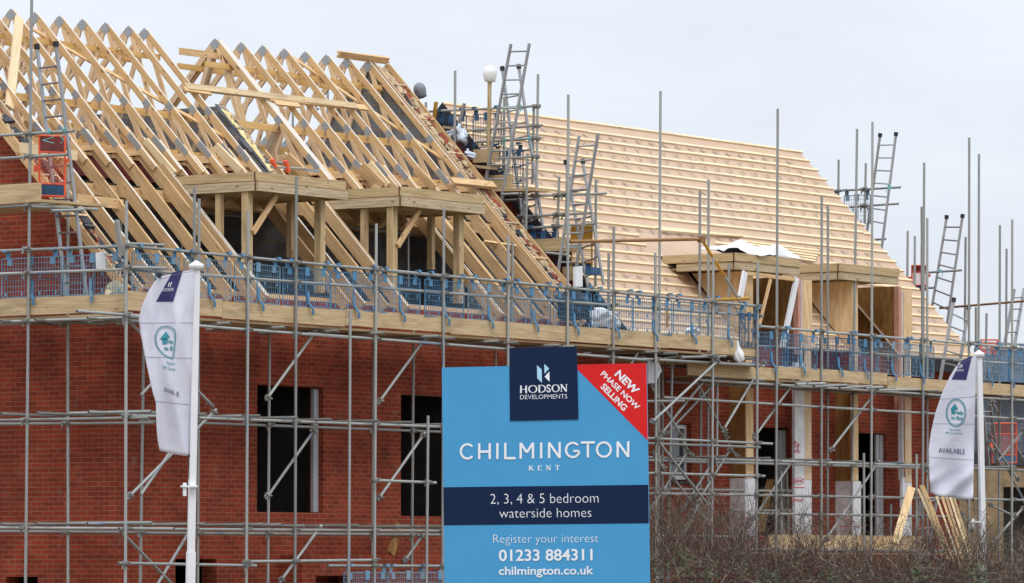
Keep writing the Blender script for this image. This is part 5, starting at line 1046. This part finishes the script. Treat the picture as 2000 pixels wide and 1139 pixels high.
# serif letters: HODSON and KENT
def serif(ch, x0, x1, yt, ybm, out, k=1.0):
    w_, h = x1 - x0, ybm - yt; th, tn = .085 * h * 1.1 * k, .032 * h * k
    X = lambda a: x0 + a * w_; Y = lambda b_: yt + b_ * h
    def ln(pts, t): out.append(([(X(a), Y(b_)) for a, b_ in pts], t))
    def srf(a, b_): ln([(a - .13, b_), (a + .13, b_)], tn)
    if ch == 'H':
        for a in (.14, .86): ln([(a, 0), (a, 1)], th); srf(a, .02); srf(a, .98)
        ln([(.14, .5), (.86, .5)], tn)
    elif ch in 'OD':
        if ch == 'D': ln([(.16, 0), (.16, 1)], th); srf(.14, .02); srf(.14, .98); c0, c1 = -90, 90; cx, rx = .35, .6; ln([(.16, .02), (.4, .02)], tn); ln([(.16, .98), (.4, .98)], tn)
        else: c0, c1 = 0, 360; cx, rx = .5, .46
        n = 24; P = [(cx + rx * math.cos(math.radians(c0 + (c1 - c0) * i / n)), .5 - .49 * math.sin(math.radians(c0 + (c1 - c0) * i / n))) for i in range(n + 1)]
        for a, b_ in zip(P, P[1:]): t = abs((a[0] + b_[0]) / 2 - cx) / rx; ln([a, b_], tn + (th - tn) * t ** 1.5)
    elif ch == 'S': ln([(.85, .22), (.75, .06), (.5, .015), (.25, .06), (.14, .22), (.22, .38), (.5, .5), (.78, .63), (.87, .78), (.75, .93), (.5, .985), (.22, .93), (.1, .76)], th * .75)
    elif ch == 'N': ln([(.15, 0), (.15, 1)], tn * 1.4); ln([(.15, .03), (.87, .98)], th); ln([(.87, 0), (.87, 1)], tn * 1.4); srf(.1, .02); srf(.15, .98); srf(.87, .02)
    elif ch == 'K': ln([(.2, 0), (.2, 1)], th); ln([(.85, .02), (.25, .55)], tn * 1.3); ln([(.45, .4), (.88, .98)], th); srf(.2, .02); srf(.2, .98); srf(.85, .02); srf(.88, .98)
    elif ch == 'E': ln([(.2, 0), (.2, 1)], th); ln([(.1, .03), (.85, .03)], tn); ln([(.2, .5), (.65, .5)], tn); ln([(.1, .97), (.9, .97)], tn); ln([(.85, .0), (.85, .2)], tn); ln([(.9, .8), (.9, 1)], tn)
    elif ch == 'T': ln([(.5, 0), (.5, 1)], th); ln([(.05, .03), (.95, .03)], tn); ln([(.06, 0), (.06, .2)], tn); ln([(.94, 0), (.94, .2)], tn); srf(.5, .98)
out_ = []
for ch, a, b_ in zip('HODSON', (1015.5, 1032.3, 1051, 1067, 1078, 1094.3), (1029.6, 1049, 1065.8, 1075.8, 1092.5, 1108)):
    f = (a - 1015) / 93; serif(ch, a, b_, 753.4 - 3 * f, 767.6 - 3 * f, out_, 1.15)
mb = MB(); ribbons(mb, out_, lambda x, y, e: sg(x, y, e, .0135)); mb.build('lettering', 'signwhite', SG)
out_ = []
for ch, a in zip('KENT', (1032.5, 1050, 1066.3, 1084)): serif(ch, a, a + 9.6, 909.6 - (a - 1032) / 60, 919.2 - (a - 1032) / 60, out_, 1.3)
mb = MB(); ribbons(mb, out_, lambda x, y, e: sg(x, y, e, .006)); mb.build('lettering', 'signwhite', SG)

# ------------------------------------------------------------------ banners on white poles
def banner(name_label, pole_label, D, ptop, pbot, free, botr, top_pole, polew, rip, brk, slv, wd):
    px0, py0 = ptop; px1, py1 = pbot
    def cloth(x, y, off=0.0): return dep(x, y, D + rip(x, y) - off)
    nr, nc = 46, 18; mb = MB(); idx = []
    L_ = [0]
    for a, b_ in zip(free, free[1:]): L_.append(L_[-1] + math.hypot(b_[0] - a[0], b_[1] - a[1]))
    def fr(t):
        d = t * L_[-1]
        for k in range(len(free) - 1):
            if d <= L_[k + 1] + 1e-6: u = (d - L_[k]) / (L_[k + 1] - L_[k]); return (free[k][0] + (free[k + 1][0] - free[k][0]) * u, free[k][1] + (free[k + 1][1] - free[k][1]) * u)
        return free[-1]
    for j in range(nr + 1):
        t = j / nr; a = (ptop[0] + (botr[0] - ptop[0]) * t, ptop[1] + (botr[1] - ptop[1]) * t); b_ = fr(t)
        for i in range(nc + 1):
            s_ = i / nc; sag = 2.0 * math.sin(math.pi * s_) * (t ** 6); idx.append(mb.add([cloth(a[0] + (b_[0] - a[0]) * s_, a[1] + (b_[1] - a[1]) * s_ + sag)]))
    for j in range(nr):
        for i in range(nc): k = j * (nc + 1) + i; mb.face((idx[k], idx[k + 1], idx[k + nc + 2], idx[k + nc + 1]), None, True)
    fl = mb.build('banner_flag', 'cloth'); md = fl.modifiers.new('cloth', 'SOLIDIFY'); md.thickness = .003; tag(fl, name_label, 'banner', 'feather banners on white poles')
    # seams
    mb = MB()
    for t in (.0, .28, .47, .72):
        a = (ptop[0] + (botr[0] - ptop[0]) * t, ptop[1] + (botr[1] - ptop[1]) * t + 2); b_ = fr(max(.003, t)); P = [cloth(a[0] + (b_[0] - a[0]) * k / 12, a[1] + (b_[1] + 2 - a[1]) * k / 12, .004) for k in range(13)]
        mb.path(P, .0025, 4)
    mb.build('seam', 'greyprint', fl)
    # pole
    q0 = dep(top_pole[0], top_pole[1], D + .09); q1 = dep(pbot[0], pbot[1], D + .09); d = (q1 - q0); q2 = q0 + d * (q0.z / (q0.z - q1.z))
    t = thing('flagpole', pole_label, 'flagpole', q2, 'white banner poles')
    sd = (RT * .96 + FWH * .28).normalized()
    mb = MB(); mb.beam(q0, q2, sd, polew, polew); mb.build('shaft', 'white', t)
    mb = MB(); n_ = 16; c = q0; rr = []
    for (r, z) in ((polew * .72, -.05), (polew * 1.05, -.03), (polew * 1.16, -.004), (polew * 1.12, .014), (polew * .6, .034), (polew * .28, .052), (.002, .058)): rr.append(mb.add([c + V((r * math.cos(2 * math.pi * i / n_), r * math.sin(2 * math.pi * i / n_), z)) for i in range(n_)]))
    for r0, r1 in zip(rr, rr[1:]):
        for i in range(n_): mb.face((r0 + i, r0 + (i + 1) % n_, r1 + (i + 1) % n_, r1 + i), None, True)
    mb.face(tuple(rr[0] + i for i in range(n_))[::-1]); mb.build('cap', 'white', t)
    b0 = dep(*brk, D + .02); mb = MB(); mb.beam(b0 - sd * .13, b0 + sd * .05, FWH, polew * 1.1, .022); mb.tube(b0 - sd * .09 + V((0, 0, .04)), b0 - sd * .09 - V((0, 0, .11)), .022, 10, False); mb.build('bracket', 'pvc', t)
    u = (q2 - q0).normalized(); s0 = dep(*slv, D + .09); s0 = q0 + u * ((s0.z - q0.z) / u.z); mb = MB(); mb.beam(s0, q2, sd, polew * 1.22, polew * 1.22); mb.build('sleeve', 'white', t)
    mb = MB(); mb.path([cloth(botr[0] - 1, botr[1]), dep(brk[0] - 7, brk[1] - 14, D + .0)], .004, 5); mb.tube(cloth(*botr, .02), cloth(botr[0] + .5, botr[1] + .5, -.01), .016, 8, False); mb.tube(cloth(free[0][0], free[0][1], .02), cloth(free[0][0], free[0][1], -.01), .016, 8, False); mb.build('cord', 'black', fl)
    return fl, cloth
def grid_print(fl, cloth, quad, m, name, n=10, off=.005):
    mb = MB(); (a, b_, c, d) = quad; idx = []
    for j in range(n + 1):
        for i in range(n + 1):
            u, v = i / n, j / n; x = (a[0] * (1 - u) + b_[0] * u) * (1 - v) + (d[0] * (1 - u) + c[0] * u) * v; y = (a[1] * (1 - u) + b_[1] * u) * (1 - v) + (d[1] * (1 - u) + c[1] * u) * v
            idx.append(mb.add([cloth(x, y, off)]))
    for j in range(n):
        for i in range(n): k = j * (n + 1) + i; mb.face((idx[k], idx[k + 1], idx[k + n + 2], idx[k + n + 1]), None, True)
    mb.build(name, m, fl)
def flag_text(fl, cloth, body, bl, br, tl, m, off=0.0): put_text(body, bl, br, tl, lambda x, y: cloth(x, y, .008), fl, m, off)
def rip1(x, y): return .05 * (math.sin((x - 300) / 9.5 + .8 * math.sin((y - 640) / 45)) + .8 * abs(math.sin((x - y * .25) / 15))) * min(1, max(0, (y - 520) / 90)) + .05 * math.sin((y - 560) / 60 + x / 40)
fl, cl = banner('white feather banner folded by the wind on the left pole', 'tall white square pole carrying the left banner', 55, (380, 526), (372, 1139),
                [(312, 541), (300, 553), (287, 575), (277, 598), (271, 622), (274, 650), (282, 690), (290, 728), (298, 764), (305, 788), (306, 830), (308, 860), (312, 880)], (370, 891), (383.5, 519), .076, rip1, (376, 950), (375, 1078), 1)
Z7 = lambda x, y: (230 + x * .3514, 500 + y * .3514)
grid_print(fl, cl, [Z7(303, 92), Z7(362, 80), Z7(308, 255), Z7(212, 255)], 'navyprint', 'navy_patch')
flag_text(fl, cl, 'HODSON', Z7(245, 198), Z7(308, 193), Z7(246, 181), 'signwhite')
mb = MB(); ribbons(mb, [([Z7(280, 172), Z7(287, 148)], .8), ([Z7(290, 170), Z7(300, 145)], .8)], lambda x, y, e: cl(x, y, .009 + e)); mb.build('logo_mark', 'signwhite', fl)
ring = [(262, 390), (240, 394), (222, 410), (210, 436), (206, 465), (212, 495), (226, 522), (248, 546), (275, 564), (303, 575), (312, 562), (317, 520), (320, 470), (322, 430), (312, 406), (290, 393), (262, 390)]
def ringprint(pts, Z, cl, fl, cx, cy):
    mb = MB(); ribbons(mb, [([Z(*p) for p in pts], .75), ([Z(cx + (p[0] - cx) * .88, cy + (p[1] - cy) * .9) for p in pts], .5)], lambda x, y, e: cl(x, y, .006 + e)); mb.build('emblem_ring', 'teal', fl)
ringprint(ring, Z7, cl, fl, 264, 480)
def polyprint(fl, cl, pts, m, name):
    mb = MB(); k = mb.add([cl(x, y, .007) for x, y in pts]); mb.face(tuple(range(k, k + len(pts)))); mb.build(name, m, fl)
polyprint(fl, cl, [Z7(268, 420), Z7(291, 453), Z7(274, 460), Z7(273, 490), Z7(248, 492), Z7(247, 463), Z7(232, 463)], 'teal', 'house_emblem')
flag_text(fl, cl, 'He', Z7(276, 487), Z7(305, 487), Z7(276, 464), 'teal', .03)
flag_text(fl, cl, 'to B', Z7(256, 524), Z7(306, 526), Z7(256, 500), 'teal', .03)
flag_text(fl, cl, 'Backe', Z7(273, 602), Z7(318, 608), Z7(273, 584), 'teal')
flag_text(fl, cl, 'HM Gover', Z7(248, 628), Z7(322, 640), Z7(248, 609), 'teal')
flag_text(fl, cl, 'AVAIL', Z7(256, 754), Z7(320, 774), Z7(256, 728), 'navyprint'); flag_text(fl, cl, 'E', Z7(328, 780), Z7(342, 783), Z7(328, 754), 'navyprint')
def rip2(x, y): return .045 * (math.sin((x - 1830) / 13 + .9 * math.sin((y - 800) / 40)) + .9 * abs(math.sin((x * .8 + y * .5) / 21))) * min(1, max(0, (y - 700) / 120)) + .035 * math.sin((y - 720) / 40 + x / 22) + (.06 * math.sin((x + y) / 9) * min(1, max(0, (y - 915) / 25)))
fl, cl = banner('white feather banner spread flat on the right pole', 'slim white pole carrying the right banner', 71, (1907, 693), (1922, 1139),
                [(1869, 712), (1856, 734), (1840, 768), (1827, 806), (1818, 846), (1814, 876), (1814.5, 908), (1816, 938), (1817, 964)], (1900.5, 976), (1912, 692), .072, rip2, (1912, 1019), (1921, 1116), 1)
Z8 = lambda x, y: (1790 + x * .2896, 670 + y * .2896)
grid_print(fl, cl, [Z8(304, 120), Z8(376, 84), Z8(336, 250), Z8(236, 247)], 'navyprint', 'navy_patch')
flag_text(fl, cl, 'HODSON', Z8(262, 193), Z8(318, 190), Z8(262, 179), 'signwhite')
mb = MB(); ribbons(mb, [([Z8(289, 171), Z8(300, 146)], .7), ([Z8(301, 168), Z8(311, 146)], .7)], lambda x, y, e: cl(x, y, .009 + e)); mb.build('logo_mark', 'signwhite', fl)
ringprint([(267 + 67 * math.cos(a / 24 * 2 * math.pi), 471 + 94 * math.sin(a / 24 * 2 * math.pi)) for a in range(25)], Z8, cl, fl, 267, 471)
polyprint(fl, cl, [Z8(259, 408), Z8(281, 446), Z8(257, 452), Z8(256, 480), Z8(235, 482), Z8(235, 449), Z8(227, 449)], 'teal', 'house_emblem')
flag_text(fl, cl, 'Help', Z8(256, 480), Z8(318, 482), Z8(256, 455), 'teal', .03)
flag_text(fl, cl, 'to Buy', Z8(233, 515), Z8(316, 519), Z8(233, 490), 'teal', .03)
flag_text(fl, cl, 'Backed by', Z8(224, 590), Z8(298, 593), Z8(224, 575), 'teal')
flag_text(fl, cl, 'HM Government', Z8(195, 613), Z8(314, 617), Z8(195, 597), 'teal')
flag_text(fl, cl, 'AVAILABLE', Z8(149, 740), Z8(327, 750), Z8(149, 706), 'navyprint')

# ------------------------------------------------------------------ printed words on the house wrap
def wrap_text(body, x0, x1, yb_, yt, pl, off=.02, m='inkred'): put_text(body, (x0, yb_), (x1, yb_ + .6), (x0, yt), lambda x, y: at(x, y, pl), dA, m, off)
WP = ('y', -.364)
wrap_text('HOU', 1551, 1563, 884, 877.5, ('y', -.372)); wrap_text('Ty', 1550, 1562, 874, 862, ('y', -.372)); wrap_text('DUPONT', 1550, 1569, 943, 936, WP); wrap_text('EWRAP', 1547, 1568, 980, 974, WP)
mb = MB(); ribbons(mb, [([(1559.5 + 11.5 * math.cos(a * math.pi / 9), 939.5 + 7 * math.sin(a * math.pi / 9)) for a in range(19)], .4), ([(1548, 952), (1572, 952.6)], .9)], lambda x, y, e: at(x, y, ('y', -.365 - e))); mb.build('printed_marks', 'inkred', dA)
for (x0, x1, y) in ((1640, 1678, 1028), (1442, 1468, 1025)):
    mb = MB(); ribbons(mb, [([(x0, y), (x1, y + 1)], 1.0), ([(x0 + 10, y - 10), (x0 + 16, y - 14), (x0 + 22, y - 8)], .8), ([(x0 + 24, y - 12), (x0 + 30, y - 9)], .7)], lambda x, y_, e: at(x, y_, ('y', -.366 - e))); mb.build('printed_marks', 'inkred', dB if x0 > 1600 else dA)

# ------------------------------------------------------------------ bare hedge along the front on the right
MT['twig'] = simple('bare_twig', (.062, .046, .032), .9, 0, .5, 3)
MT['palewood'] = simple('pale_twig', (.21, .165, .125), .9, 0, .35, 5)
MT['twigred'] = simple('reddish_twig', (.065, .03, .024), .9, 0, .4, 5)
MT['leaf'] = simple('ivy_leaf', (.06, .095, .03), .6, 0, .6, 9)
rnd = random.Random(21)
HD = tag(thing('hedge', 'tangled bare hedge with sparse ivy leaves right of the blue sign', 'hedge', dep(1640, 1400, 69)), 'tangled bare hedge with sparse ivy leaves right of the blue sign', 'hedge')
def twig(mb, p, d, ln, r, n=5, wob=.35):
    k0 = None
    for i in range(n + 1):
        f = 1 - .75 * i / n; a = d.orthogonal().normalized(); c = d.cross(a)
        k = mb.add([p + (a * math.cos(q_) + c * math.sin(q_)) * (r * f) for q_ in (0, 2.09, 4.19)])
        if k0 is not None:
            for j in range(3): mb.face((k0 + j, k0 + (j + 1) % 3, k + (j + 1) % 3, k + j))
        k0 = k; p = p + d * (ln / n); d = (d + V((rnd.gauss(0, wob), rnd.gauss(0, wob), rnd.gauss(0, wob * .8) - .02))).normalized()
    return p
def hpos(px): return CAM * 1.0 + ray(px, 1108) * rnd.uniform(64, 71)
def htop(px): return 2.42 + .10 * math.sin(px / 47) + .08 * math.sin(px / 19 + 1) + (.26 if px < 1440 else max(0, .26 - (px - 1440) / 250)) + (.12 if 1560 < px < 1640 else 0)
st = MB(); tw = MB(); tr = MB(); lf = MB(); tp = MB()
def pick(): f = rnd.random(); return tw if f < .55 else (tr if f < .80 else tp)
for i in range(420):
    px = rnd.uniform(1225, 2060); p = hpos(px); p.z = 0; twig(st, p, V((rnd.gauss(0, .2), rnd.gauss(0, .2), 1)).normalized(), rnd.uniform(1.5, 2.1), .014, 6, .12)
for i in range(5200):
    px = rnd.uniform(1228, 2060); p = hpos(px); h = htop(px); p.z = h - .2 - abs(rnd.gauss(0, .40)); d = V((rnd.gauss(0, .8), rnd.gauss(0, .8), rnd.gauss(.3, .55))).normalized()
    twig(pick(), p, d, rnd.uniform(.35, .9), rnd.uniform(.0028, .0055), 5, .3)
for i in range(620):
    px = rnd.uniform(1235, 2060); p = hpos(px); h = htop(px); p.z = h - .25; d = V((rnd.gauss(0, .4), rnd.gauss(0, .4), 1)).normalized()
    t_ = pick(); q = twig(t_, p, d, rnd.uniform(.35, 1.0 if px < 1700 else .8), rnd.uniform(.0035, .006), 6, .18)
    for k in range(4): twig(t_, p + (q - p) * rnd.uniform(.3, .95), (d + V((rnd.gauss(0, .8), rnd.gauss(0, .8), rnd.gauss(0, .4)))).normalized(), rnd.uniform(.12, .4), .003, 3, .25)
for i in range(130):
    px = rnd.uniform(1255, 1490); p = hpos(px); p.z = htop(px) - .3; d = V((rnd.gauss(0, .35), rnd.gauss(0, .35), 1)).normalized(); t_ = pick(); q = twig(t_, p, d, rnd.uniform(.5, 1.1), rnd.uniform(.003, .005), 7, .16)
    for k in range(4): twig(t_, p + (q - p) * rnd.uniform(.4, .95), (d + V((rnd.gauss(0, .8), rnd.gauss(0, .8), rnd.gauss(0, .4)))).normalized(), rnd.uniform(.15, .45), .0026, 3, .25)
for i in range(7500):
    px = rnd.uniform(1228, 2060); cl_ = math.sin(px / 31) * math.sin(px / 13 + 2)
    if rnd.random() > .12 + .88 * max(0, cl_): continue
    p = hpos(px); h = htop(px); p.z = h - .25 - abs(rnd.gauss(0, .33)); s_ = rnd.uniform(.014, .034); a = V((rnd.gauss(0, 1), rnd.gauss(0, 1), rnd.gauss(0, 1))).normalized(); b_ = a.orthogonal().normalized()
    lf.quad(p - a * s_, p + b_ * s_ * .7, p + a * s_, p - b_ * s_ * .7)
for nm, m_, mm in (('stems', st, 'twig'), ('twigs', tw, 'twig'), ('red_twigs', tr, 'twigred'), ('pale_twigs', tp, 'palewood'), ('leaves', lf, 'leaf')): m_.build(nm, mm, HD)['kind'] = 'stuff'
